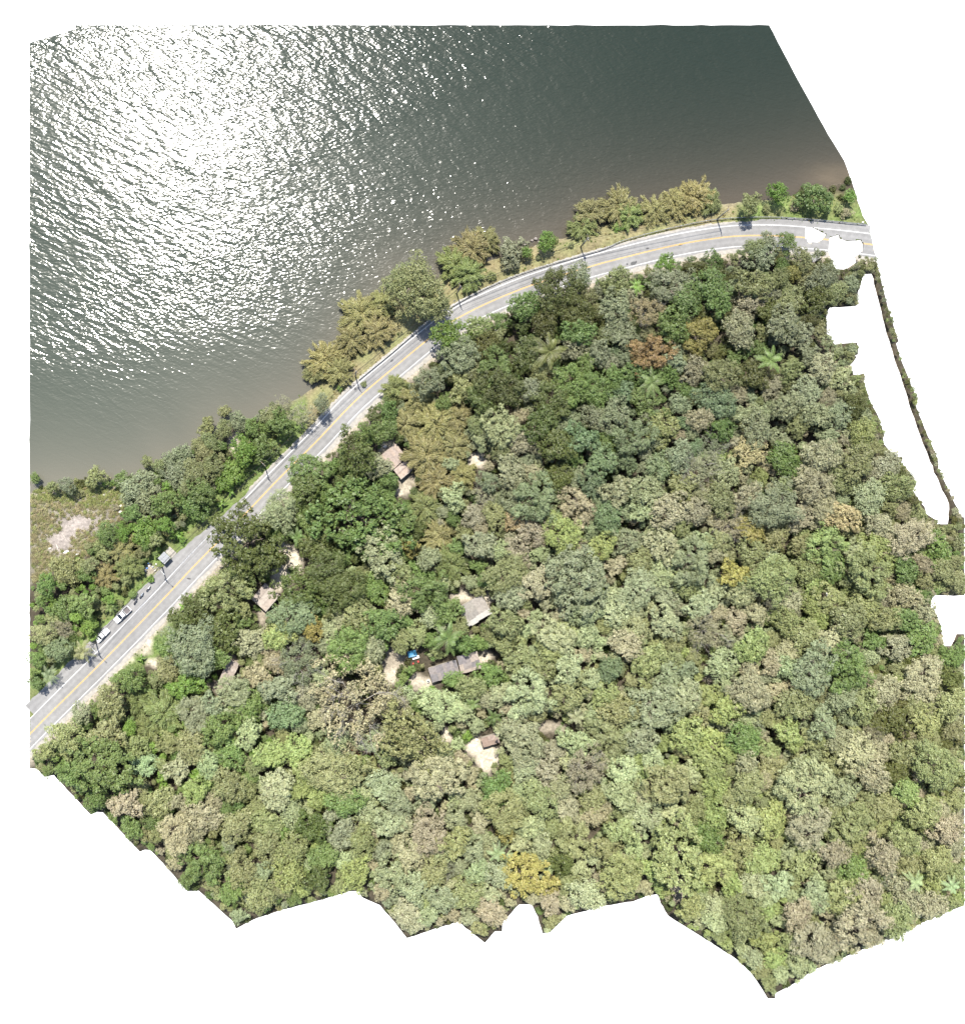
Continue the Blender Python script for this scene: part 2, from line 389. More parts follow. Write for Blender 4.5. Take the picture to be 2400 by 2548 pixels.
# ------------------------------------------------------------------ water
def water_mat():
    m = bpy.data.materials.new('lake_water'); m.use_nodes = True
    n = m.node_tree.nodes; l = m.node_tree.links; b = n['Principled BSDF']
    geo = n.new('ShaderNodeNewGeometry')
    at = n.new('ShaderNodeAttribute'); at.attribute_name = 'soil'
    l.new(at.outputs['Color'], b.inputs['Base Color'])
    b.inputs['IOR'].default_value = 1.333; b.inputs['Roughness'].default_value = WATER_ROUGH
    def noise(scale, rot, stretch, detail=2.0, dist=0.0):
        mp = n.new('ShaderNodeMapping'); mp.inputs['Rotation'].default_value = (0, 0, math.radians(rot))
        mp2 = n.new('ShaderNodeMapping'); mp2.inputs['Scale'].default_value = (1 / stretch, 1, 1)
        l.new(geo.outputs['Position'], mp.inputs['Vector']); l.new(mp.outputs[0], mp2.inputs['Vector'])
        t = n.new('ShaderNodeTexNoise'); t.inputs['Scale'].default_value = scale; t.inputs['Detail'].default_value = detail; t.inputs['Distortion'].default_value = dist
        l.new(mp2.outputs[0], t.inputs['Vector']); return t.outputs['Fac']
    def mul(a, k):
        q = n.new('ShaderNodeMath'); q.operation = 'MULTIPLY'; l.new(a, q.inputs[0])
        if isinstance(k, float): q.inputs[1].default_value = k
        else: l.new(k, q.inputs[1])
        return q.outputs[0]
    def add(a, c):
        q = n.new('ShaderNodeMath'); q.operation = 'ADD'; l.new(a, q.inputs[0]); l.new(c, q.inputs[1]); return q.outputs[0]
    # wind patches: ruffled and calmer water lie in long bands
    wind = n.new('ShaderNodeMapRange'); wind.inputs[1].default_value = .44; wind.inputs[2].default_value = .54; wind.inputs[3].default_value = .72; wind.inputs[4].default_value = 1.15
    l.new(noise(0.022, -22, 4.5, 1.5, .3), wind.inputs[0])
    h = add(add(mul(noise(0.20, 42, 2.4, 1.0, .3), 0.55), mul(noise(0.78, 26, 3.0, 1.0, .6), 0.60)), mul(noise(1.7, -10, 2.2, 1.0, .4), 0.28))
    h = mul(h, wind.outputs[0])
    sh = n.new('ShaderNodeSeparateColor'); a2 = n.new('ShaderNodeAttribute'); a2.attribute_name = 'calm'
    h = mul(h, a2.outputs['Fac'])
    bp = n.new('ShaderNodeBump'); bp.inputs['Strength'].default_value = 1.0; bp.inputs['Distance'].default_value = WATER_BUMP
    l.new(h, bp.inputs['Height']); l.new(bp.outputs[0], b.inputs['Normal'])
    return m

WATER_ROUGH, WATER_BUMP = 0.13, 0.30
wv, wf = clipped_grid(24, keep_water)
wxy = unp(wv, 0.0)
ds, _ = seg_dist(wxy, SHORE)
shal = np.exp(-ds / 13.0); deep = sstep(20, 120, ds)
west = 1 - sstep(-120, 60, wxy[:, 0])
cw = np.outer(1 - shal, (0.010, 0.016, 0.011)) + np.outer(shal, (0.055, 0.046, 0.034))
cw += np.outer(west * (0.35 + 0.65 * np.exp(-ds / 40)), (0.044, 0.048, 0.039))       # silty water in the western bay
bank = np.exp(-(((wv[:, 0] - 2080) / 60) ** 2 + ((wv[:, 1] - 440) / 26) ** 2)); cw += np.outer(bank, (0.03, 0.022, 0.012))
calm = 0.12 + 0.88 * sstep(3.0, 44.0, ds + 26 * sstep(-80, 0, wxy[:, 0]))
me = np_mesh('lake_water', np.c_[wxy, np.zeros(len(wxy))], wf, {'soil': ('FLOAT_COLOR', 'POINT', np.c_[cw, np.ones(len(cw))]), 'calm': ('FLOAT', 'POINT', calm)})
tag(new_obj('water', me, mats=[water_mat()]), kind='structure')

# ------------------------------------------------------------------ road
def clip_path(path):
    """only the part of the centre line inside the outline"""
    return path
def strip(name, off0, off1, z, material, parent=None, path=ROAD, s0=0.0, s1=1.0, wob=0.0, thick=0.0):
    P = path[int(s0 * (len(path) - 1)):int(s1 * (len(path) - 1)) + 1]
    T = np.gradient(P, axis=0); T /= np.hypot(T[:, 0], T[:, 1])[:, None]; N = np.stack([T[:, 1], -T[:, 0]], 1)   # right hand
    jit = lambda: (NP.normal(0, 1, len(P)) * wob)[:, None] if wob else 0
    A = P + N * off0 + N * jit(); B = P + N * off1 + N * jit()
    lim = unp(OUTLINE, ROAD_Z)
    n = len(P); V = np.vstack([np.c_[A, np.full(n, z)], np.c_[B, np.full(n, z)]])
    F = [(i, n + i, n + i + 1, i + 1) for i in range(n - 1)]
    # trim to the survey outline, quad by quad and then against its two cut ends
    c = (V[np.array(F)].mean(1))[:, :2]; ok = in_poly(c, lim)
    for h in HOLES: ok &= ~in_poly(c, unp(h, ROAD_Z))
    F = np.array(F)[ok]; F = F[:, ::-1]
    if not len(F): return None
    me = np_mesh(name, V, F)
    return new_obj(name, me, parent, [material])

ROADF = smooth(unp(ROAD_PX, ROAD_Z), 900)
def asphalt_mat():
    m = mat('worn_asphalt', (0.27, 0.268, 0.265), 0.9, 0.2, None, (30, 0.01))
    n = m.node_tree.nodes; l = m.node_tree.links; b = n['Principled BSDF']
    at = n.new('ShaderNodeAttribute'); at.attribute_name = 'lane'      # metres across the road
    geo = n.new('ShaderNodeNewGeometry')
    base = n.new('ShaderNodeRGB'); base.outputs[0].default_value = (0.172, 0.169, 0.165, 1)
    prev = base.outputs[0]
    def scale(prev, fac):
        v = n.new('ShaderNodeVectorMath'); v.operation = 'SCALE'; l.new(prev, v.inputs[0]); l.new(fac, v.inputs['Scale']); return v.outputs[0]
    for sc, amt in ((0.12, .10), (0.9, .10), (9.0, .10)):
        t = n.new('ShaderNodeTexNoise'); t.inputs['Scale'].default_value = sc; t.inputs['Detail'].default_value = 5
        l.new(geo.outputs['Position'], t.inputs['Vector'])
        r = n.new('ShaderNodeMapRange'); r.inputs[1].default_value = .3; r.inputs[2].default_value = .7; r.inputs[3].default_value = 1 - amt; r.inputs[4].default_value = 1 + amt
        l.new(t.outputs['Fac'], r.inputs[0]); prev = scale(prev, r.outputs[0])
    # wheel tracks polished darker along each lane
    w1 = n.new('ShaderNodeMath'); w1.operation = 'MULTIPLY'; w1.inputs[1].default_value = 2 * math.pi / 1.55; l.new(at.outputs['Fac'], w1.inputs[0])
    w2 = n.new('ShaderNodeMath'); w2.operation = 'COSINE'; l.new(w1.outputs[0], w2.inputs[0])
    mp = n.new('ShaderNodeTexNoise'); mp.inputs['Scale'].default_value = .25; l.new(geo.outputs['Position'], mp.inputs['Vector'])
    w3 = n.new('ShaderNodeMath'); w3.operation = 'MULTIPLY'; l.new(w2.outputs[0], w3.inputs[0]); l.new(mp.outputs['Fac'], w3.inputs[1])
    r = n.new('ShaderNodeMapRange'); r.inputs[1].default_value = -.6; r.inputs[2].default_value = .6; r.inputs[3].default_value = 0.92; r.inputs[4].default_value = 1.06
    l.new(w3.outputs[0], r.inputs[0]); prev = scale(prev, r.outputs[0])
    l.new(prev, b.inputs['Base Color'])
    return m

M_ASPHALT = asphalt_mat()
M_WHITE_LINE = mat('white_road_paint', (0.50, 0.50, 0.49), 0.7, 0.3, (3.0, 0.18))
M_YELLOW_LINE = mat('yellow_road_paint', (0.40, 0.25, 0.07), 0.7, 0.3, (2.0, 0.22))
M_GRAVEL = mat('pale_gravel', (0.25, 0.235, 0.21), 0.95, 0.1, (1.2, 0.22), (6, .05))
M_PATCH = mat('asphalt_repair', (0.07, 0.07, 0.07), 0.9, 0.2, (6, .2))

def road_mesh():
    offs = np.linspace(-3.55, 3.55, 12); P = ROADF
    T = np.gradient(P, axis=0); T /= np.hypot(T[:, 0], T[:, 1])[:, None]; N = np.stack([T[:, 1], -T[:, 0]], 1)
    s = np.r_[0, np.cumsum(np.hypot(*np.diff(P, axis=0).T))]; n = len(P)
    px_along = np.interp(s, np.linspace(0, s[-1], 50), np.linspace(0, 1, 50))
    wide = 2.75 * (1 - sstep(.20, .34, px_along)) + 1.6 * sstep(.84, .93, px_along)       # paved lay-by beside the shelter; wider at the bend's end
    Vs, L = [], []
    for k, o in enumerate(offs):
        oo = np.full(n, o)
        if k == 0: oo = oo - wide + .12 * np.sin(s * .9) + .08 * np.sin(s * 2.3)
        if k == len(offs) - 1: oo = oo + .12 * np.sin(s * .7 + 1) + .07 * np.sin(s * 2.1)
        Vs.append(np.c_[P + N * oo[:, None], np.full(n, ROAD_Z + .004)]); L.append(oo)
    V = np.vstack(Vs); L = np.concatenate(L)
    F = np.array([(k * n + i, (k + 1) * n + i, (k + 1) * n + i + 1, k * n + i + 1) for k in range(len(offs) - 1) for i in range(n - 1)])[:, ::-1]
    c = V[F].mean(1)[:, :2]; ok = in_poly(c, unp(OUTLINE, ROAD_Z))
    for h in HOLES: ok &= ~in_poly(c, unp(h, ROAD_Z))
    return np_mesh('road', V, F[ok], {'lane': ('FLOAT', 'POINT', L)})
road = tag(new_obj('road', road_mesh(), mats=[M_ASPHALT]), kind='structure')
gs = strip('gravel_shoulder', 3.35, 4.7, ROAD_Z - .006, M_GRAVEL, None, ROADF, wob=.10)
tag(gs, kind='structure')
gs2 = strip('gravel_verge', -4.1, -3.4, ROAD_Z - .008, M_GRAVEL, None, ROADF, .33, .86, wob=.10)
tag(gs2, kind='structure')
strip('edge_line', -2.98, -2.82, ROAD_Z + .008, M_WHITE_LINE, road, ROADF, wob=.012)
strip('edge_line', 2.82, 2.96, ROAD_Z + .008, M_WHITE_LINE, road, ROADF, wob=.012)
strip('centre_line', -.17, -.04, ROAD_Z + .008, M_YELLOW_LINE, road, ROADF, wob=.01)
strip('centre_line', .04, .17, ROAD_Z + .008, M_YELLOW_LINE, road, ROADF, wob=.01)
for (x, y, a, b_, rz) in [(1610,618,1.1,.55,10),(1692,609,1.6,.5,12),(1575,655,1.8,1.0,14),(1560,657,.6,.6,0),(1582,651,.5,.6,20),(1674,633,.5,.4,0),(975,897,1.1,.5,38),(884,968,.9,.8,40),(880,960,.7,.6,40),(590,1338,.6,.3,45),(1130,748,.8,.3,30),(470,1440,.5,1.2,80)]:
    p = unp([(x, y)], ROAD_Z)[0]; mb = MB(); r = math.radians(rz); k = 9
    ring = [(p[0] + a / 2 * rnd.uniform(.75, 1.1) * math.cos(t) * math.cos(r) - b_ / 2 * rnd.uniform(.8, 1.1) * math.sin(t) * math.sin(r),
             p[1] + a / 2 * math.cos(t) * math.sin(r) + b_ / 2 * math.sin(t) * math.cos(r), ROAD_Z + .006) for t in np.linspace(0, 2 * math.pi, k, endpoint=False)]
    mb.poly(ring, [tuple(range(k))]); mb.obj('asphalt_patch', M_PATCH, road)

# ------------------------------------------------------------------ plant prototypes (unit crowns: radius 1)
def unit(v): return v / np.maximum(np.linalg.norm(v, axis=1), 1e-9)[:, None]

def quads(name, C, Nrm, L, W, var, axis=None, fold=0.0, seed=0):
    """leaf-sized faces: centre, normal, length, width; axis = direction of the long side (else random)"""
    g = np.random.default_rng(seed); n = len(C)
    A = g.normal(size=(n, 3)) if axis is None else axis
    Nrm = unit(Nrm); T = unit(A - Nrm * np.sum(A * Nrm, 1)[:, None]); B = np.cross(Nrm, T)
    L = np.broadcast_to(L, n)[:, None] / 2; W = np.broadcast_to(W, n)[:, None] / 2
    k = g.uniform(.5, 1.0, (n, 1))
    V = np.stack([C - T * L - B * W * k, C + T * L * k - B * W, C + T * L + B * W * k, C - T * L * k + B * W], 1).reshape(-1, 3)
    F = np.arange(4 * n).reshape(n, 4)
    va = np.repeat(np.c_[var, g.uniform(0, 1, n), np.zeros(n)], 1, axis=0)
    return V, F, va

def leaf_mesh(name, V, F, va):
    me = np_mesh(name, V, F, {'leafvar': ('FLOAT_VECTOR', 'FACE', va)})
    me.materials.append(M_LEAF); return me

def crown_proto(name, seed, n, leaf, lobes, lr=(.22, .40), squash=.62, spread=.42, fine=.62, low=-.30, shape=None):
    g = np.random.default_rng(seed)
    i = np.arange(lobes) + .5; z = 1 - (1 - low) * i / lobes; ph = i * 2.39996 + g.uniform(0, 6)
    R = np.sqrt(np.maximum(0, 1 - z * z)); d = np.stack([R * np.cos(ph), R * np.sin(ph), z], 1) + g.normal(0, .16, (lobes, 3))
    rad = g.uniform(*lr, lobes)
    ecc = 1 + .22 * np.cos(2 * (ph - g.uniform(0, 6))) + .12 * np.cos(3 * ph + g.uniform(0, 6))
    c = d * (1.02 - rad)[:, None] * g.uniform(.72, 1.06, lobes)[:, None]
    c[:, :2] *= ecc[:, None]; c[:, 2] *= squash
    lv = g.uniform(0, 1, lobes)
    p = rad ** 2; p /= p.sum(); k = g.choice(lobes, n, p=p)
    # every lobe carries its own small tufts
    ns = 13; su = unit(g.normal(size=(lobes, ns, 3)).reshape(-1, 3) + [0, 0, .5]); sc_ = np.repeat(c, ns, 0) + su * (np.repeat(rad, ns) * g.uniform(.72, 1.05, lobes * ns))[:, None] * [1, 1, .8]
    srad = np.repeat(rad, ns) * g.uniform(.26, .50, lobes * ns); sv = g.uniform(0, 1, lobes * ns)
    kk = k * ns + g.integers(0, ns, n)
    u = unit(g.normal(size=(n, 3)) + [0, 0, .55] + su[kk] * .4)
    pos = sc_[kk] + u * (srad[kk] * g.uniform(.70, 1.10, n))[:, None]
    nr = unit(u + su[kk] * .8) + g.normal(0, spread, (n, 3)) + [0, 0, .3]
    s = leaf * g.uniform(.6, 1.45, n)
    var = np.clip(.3 * lv[k] + .35 * sv[kk] + .35 * g.uniform(0, 1, n), 0, 1)
    # a few outstanding sprays break the outline
    V, F, va = quads(name, pos, nr, s, s * fine * g.uniform(.8, 1.3, n), var, None, 0, seed + 1)
    return leaf_mesh(name, V, F, va)

def bamboo_proto(name, seed, culms=80, per=150, leaf=.13):
    g = np.random.default_rng(seed); C, A, var = [], [], []; mb = MB()
    for j in range(culms):
        ph = g.uniform(0, 6.283); reach = g.uniform(.25, 1.05); top = g.uniform(.75, 1.15); b0 = g.uniform(0, .28, 1)[0] if False else g.uniform(0, .28)
        bp = np.array([b0 * math.cos(ph), b0 * math.sin(ph)]); dr = np.array([math.cos(ph + g.normal(0, .25)), math.sin(ph + g.normal(0, .25))])
        t = np.linspace(0, 1, 9)
        P = np.c_[bp + np.outer(t ** 1.5 * reach, dr), top * (t * 1.65 - .85 * t ** 2.4) * (1.15 - .45 * reach)]
        mb.tube([tuple(q) for q in P], list(np.linspace(.013, .004, 9)), 3, cap=False)
        m = int(per * (.5 + reach)); tt = g.uniform(.28, 1.0, m) ** .8
        q = np.c_[np.interp(tt, t, P[:, 0]), np.interp(tt, t, P[:, 1]), np.interp(tt, t, P[:, 2])]
        tan = np.c_[np.gradient(P[:, 0]), np.gradient(P[:, 1]), np.gradient(P[:, 2])]
        tg = unit(np.c_[np.interp(tt, t, tan[:, 0]), np.interp(tt, t, tan[:, 1]), np.interp(tt, t, tan[:, 2])])
        off = g.normal(0, .055, (m, 3)) * [1, 1, .8]
        C.append(q + off); A.append(tg + g.normal(0, .38, (m, 3)) + [0, 0, -.1]); var.append(np.clip(g.uniform(0, .45) + g.uniform(0, .6, m), 0, 1))
    C = np.vstack(C); A = np.vstack(A); n = len(C)
    V, F, va = quads(name, C, g.normal(0, .4, (n, 3)) + [0, 0, 1.1], leaf * g.uniform(.7, 1.6, n), leaf * .17, np.concatenate(var), A, 0, seed)
    return leaf_mesh(name, V, F, va), mb.mesh(name + '_culms', [M_CULM])

def palm_proto(name, seed, fronds=13, pairs=18, droop=.6, wide=.02):
    g = np.random.default_rng(seed); C, A, N, L, var = [], [], [], [], []
    for j in range(fronds):
        ph = 2.4 * j + g.normal(0, .15); el = math.radians(g.uniform(8, 68)); ln = g.uniform(.8, 1.08)
        t = np.linspace(0, 1, pairs + 4); h = np.array([math.cos(ph), math.sin(ph)])
        P = np.c_[np.outer(t * ln * math.cos(el) + .10 * t * t, h), t * ln * math.sin(el) - droop * t ** 2.2]
        P[:, :2] *= 1.0
        tg = unit(np.gradient(P, axis=0)); sd_ = unit(np.cross(tg, [0, 0, 1])); v0 = g.uniform(0, .6)
        for s in (-1, 1):
            ll = .15 * np.sin(np.clip(t * 2.7 + .35, 0, 3.1)) + .05
            d = unit(sd_ * s + tg * .75 + [0, 0, -.28] + g.normal(0, .08, P.shape))
            C.append(P + d * ll[:, None] / 2); A.append(d); N.append(np.cross(d, tg) * s + [0, 0, .4]); L.append(ll); var.append(v0 + g.uniform(0, .4, len(t)))
        C.append(P); A.append(tg); N.append(np.tile([0, 0, 1.], (len(t), 1)) + sd_ * .1); L.append(np.full(len(t), 1.3 * ln / len(t))); var.append(np.full(len(t), .9))
    C = np.vstack(C); V, F, va = quads(name, C, np.vstack(N), np.concatenate(L), wide, np.clip(np.concatenate(var), 0, 1), np.vstack(A), 0, seed)
    return leaf_mesh(name, V, F, va)

def banana_proto(name, seed, leaves=9):
    g = np.random.default_rng(seed); V, F, va = [], [], []
    for j in range(leaves):
        ph = 2.4 * j + g.normal(0, .3); el = math.radians(g.uniform(15, 75)); ln = g.uniform(.7, 1.05); k = 8
        t = np.linspace(0, 1, k); h = np.array([math.cos(ph), math.sin(ph)])
        P = np.c_[np.outer(t * ln * math.cos(el) + .2 * t * t, h), t * ln * math.sin(el) - .85 * t ** 2.3]
        sdv = np.array([-h[1], h[0], 0]); wd = .17 * np.sin(np.clip(.25 + t * 2.75, 0, 3.0)) + .01
        b = len(V); v0 = g.uniform(0, 1)
        for q, w_ in zip(P, wd): V += [q + sdv * w_ + [0, 0, .05], q, q - sdv * w_ + [0, 0, .05]]
        for a in range(k - 1):
            for s in (0, 1):
                F.append((b + a * 3 + s, b + a * 3 + s + 1, b + a * 3 + s + 4, b + a * 3 + s + 3)); va.append((v0 * .6 + .4 * g.uniform(), g.uniform(), 0))
    return leaf_mesh(name, np.array(V), np.array(F), np.array(va))

def trunk_proto(name, seed, limbs=6, material=None, bare=False):
    """unit trunk: height 1, limbs reaching out to about .6; with bare=True a full leafless branch system"""
    g = np.random.default_rng(seed); mb = MB()
    lean = g.normal(0, .05, 2)
    tp = [(lean[0] * t, lean[1] * t, t * .72) for t in (0, .25, .55, 1)]
    mb.tube(tp, [.062, .048, .04, .026] if not bare else [.028, .022, .016, .010], 7)
    def branch(p, d, ln, r, depth):
        q = p + d * ln * .55 + Vector(g.normal(0, .05, 3)) * ln; e = q + (d + Vector(g.normal(0, .22, 3)) + Vector((0, 0, .12))).normalized() * ln * .5
        mb.tube([p, q, e], [r, r * .75, r * .5], 4 if depth else 5, cap=False)
        if depth > 0:
            for _ in range(3 if depth > 1 else 4):
                nd = (d + Vector(g.normal(0, .62, 3)) + Vector((0, 0, .1))).normalized()
                branch(q.lerp(e, g.uniform(0, 1)), nd, ln * g.uniform(.5, .75), r * .52, depth - 1)
    for j in range(limbs):
        t = g.uniform(.45, .95); ph = 2.4 * j + g.normal(0, .3); el = g.uniform(.25, .9)
        d = Vector((math.cos(ph) * math.cos(el), math.sin(ph) * math.cos(el), math.sin(el) * .8)).normalized()
        p = Vector((lean[0] * t, lean[1] * t, t * .72))
        branch(p, d, .44 if not bare else .50, .022 if not bare else .0085, 3 if bare else 1)
    return mb.mesh(name, [material or M_BARK], False)

CROWN = {'S': [], 'M': [], 'L': []}
for k in range(5):
    CROWN['S'].append(crown_proto('crown_small_%d' % k, 20 + k, 2200, .095, 10 + 2 * k, (.28, .46), .60 + .05 * (k % 3)))
    CROWN['M'].append(crown_proto('crown_mid_%d' % k, 40 + k, 5500, .064, 20 + 5 * k, (.18, .36), .48 + .07 * (k % 3)))
    CROWN['L'].append(crown_proto('crown_large_%d' % k, 60 + k, 13000, .040, 36 + 12 * k, (.12, .28), .36 + .06 * (k % 3)))
CROWN['D'] = [crown_proto('crown_dome_%d' % k, 90 + k, 9000, .045, 60, (.14, .20), .62, .5) for k in range(2)]       # even, fine-textured domes
CROWN['C'] = [crown_proto('crown_coarse_%d' % k, 95 + k, 11000, .050, 90, (.10, .16), .36, .8, .7) for k in range(2)]  # wide crown of big loose leaves
CROWN['F'] = [crown_proto('crown_layered_%d' % k, 97 + k, 11000, .046, 50, (.12, .24), .42, .5) for k in range(2)]
CROWN['T'] = [crown_proto('crown_thin_%d' % k, 100 + k, 9500, .036, 80, (.08, .20), .46, .9) for k in range(3)]       # half leafless
TRUNK = [trunk_proto('trunk_%d' % k, 110 + k) for k in range(3)]
BARE = [trunk_proto('bare_branches_%d' % k, 120 + k, 8, M_GREYBARK, True) for k in range(3)]
BAMBOO = [bamboo_proto('bamboo_%d' % k, 130 + k) for k in range(4)]
PALM = [palm_proto('palm_fronds_%d' % k, 140 + k) for k in range(3)]
BANANA = [banana_proto('banana_leaves_%d' % k, 150 + k) for k in range(2)]

# ------------------------------------------------------------------ plant colours
LEAFK = 0.70
TINT = {k: srgb(*v, LEAFK) for k, v in dict(
 dark=(92,102,54), green=(108,128,70), bright=(114,142,64), grey=(136,143,108), blue=(116,132,92), olive=(134,139,92), pale=(150,158,116),
 dry=(154,151,118), yellow=(140,152,92), gold=(148,142,80), rust=(144,122,80), peach=(176,160,120), mint=(152,168,120), bamboo=(142,138,90), bambgreen=(124,134,80), umber=(98,102,54)).items()}
WORD = dict(dark='dark green', green='mid-green', bright='bright green', grey='grey-green', blue='bluish green', olive='olive', pale='pale green',
 dry='dry tan', yellow='yellow-green', gold='golden yellow', rust='rusty brown', peach='peach-coloured', mint='pale mint', bamboo='yellowish', bambgreen='green-leaved', umber='dark olive')

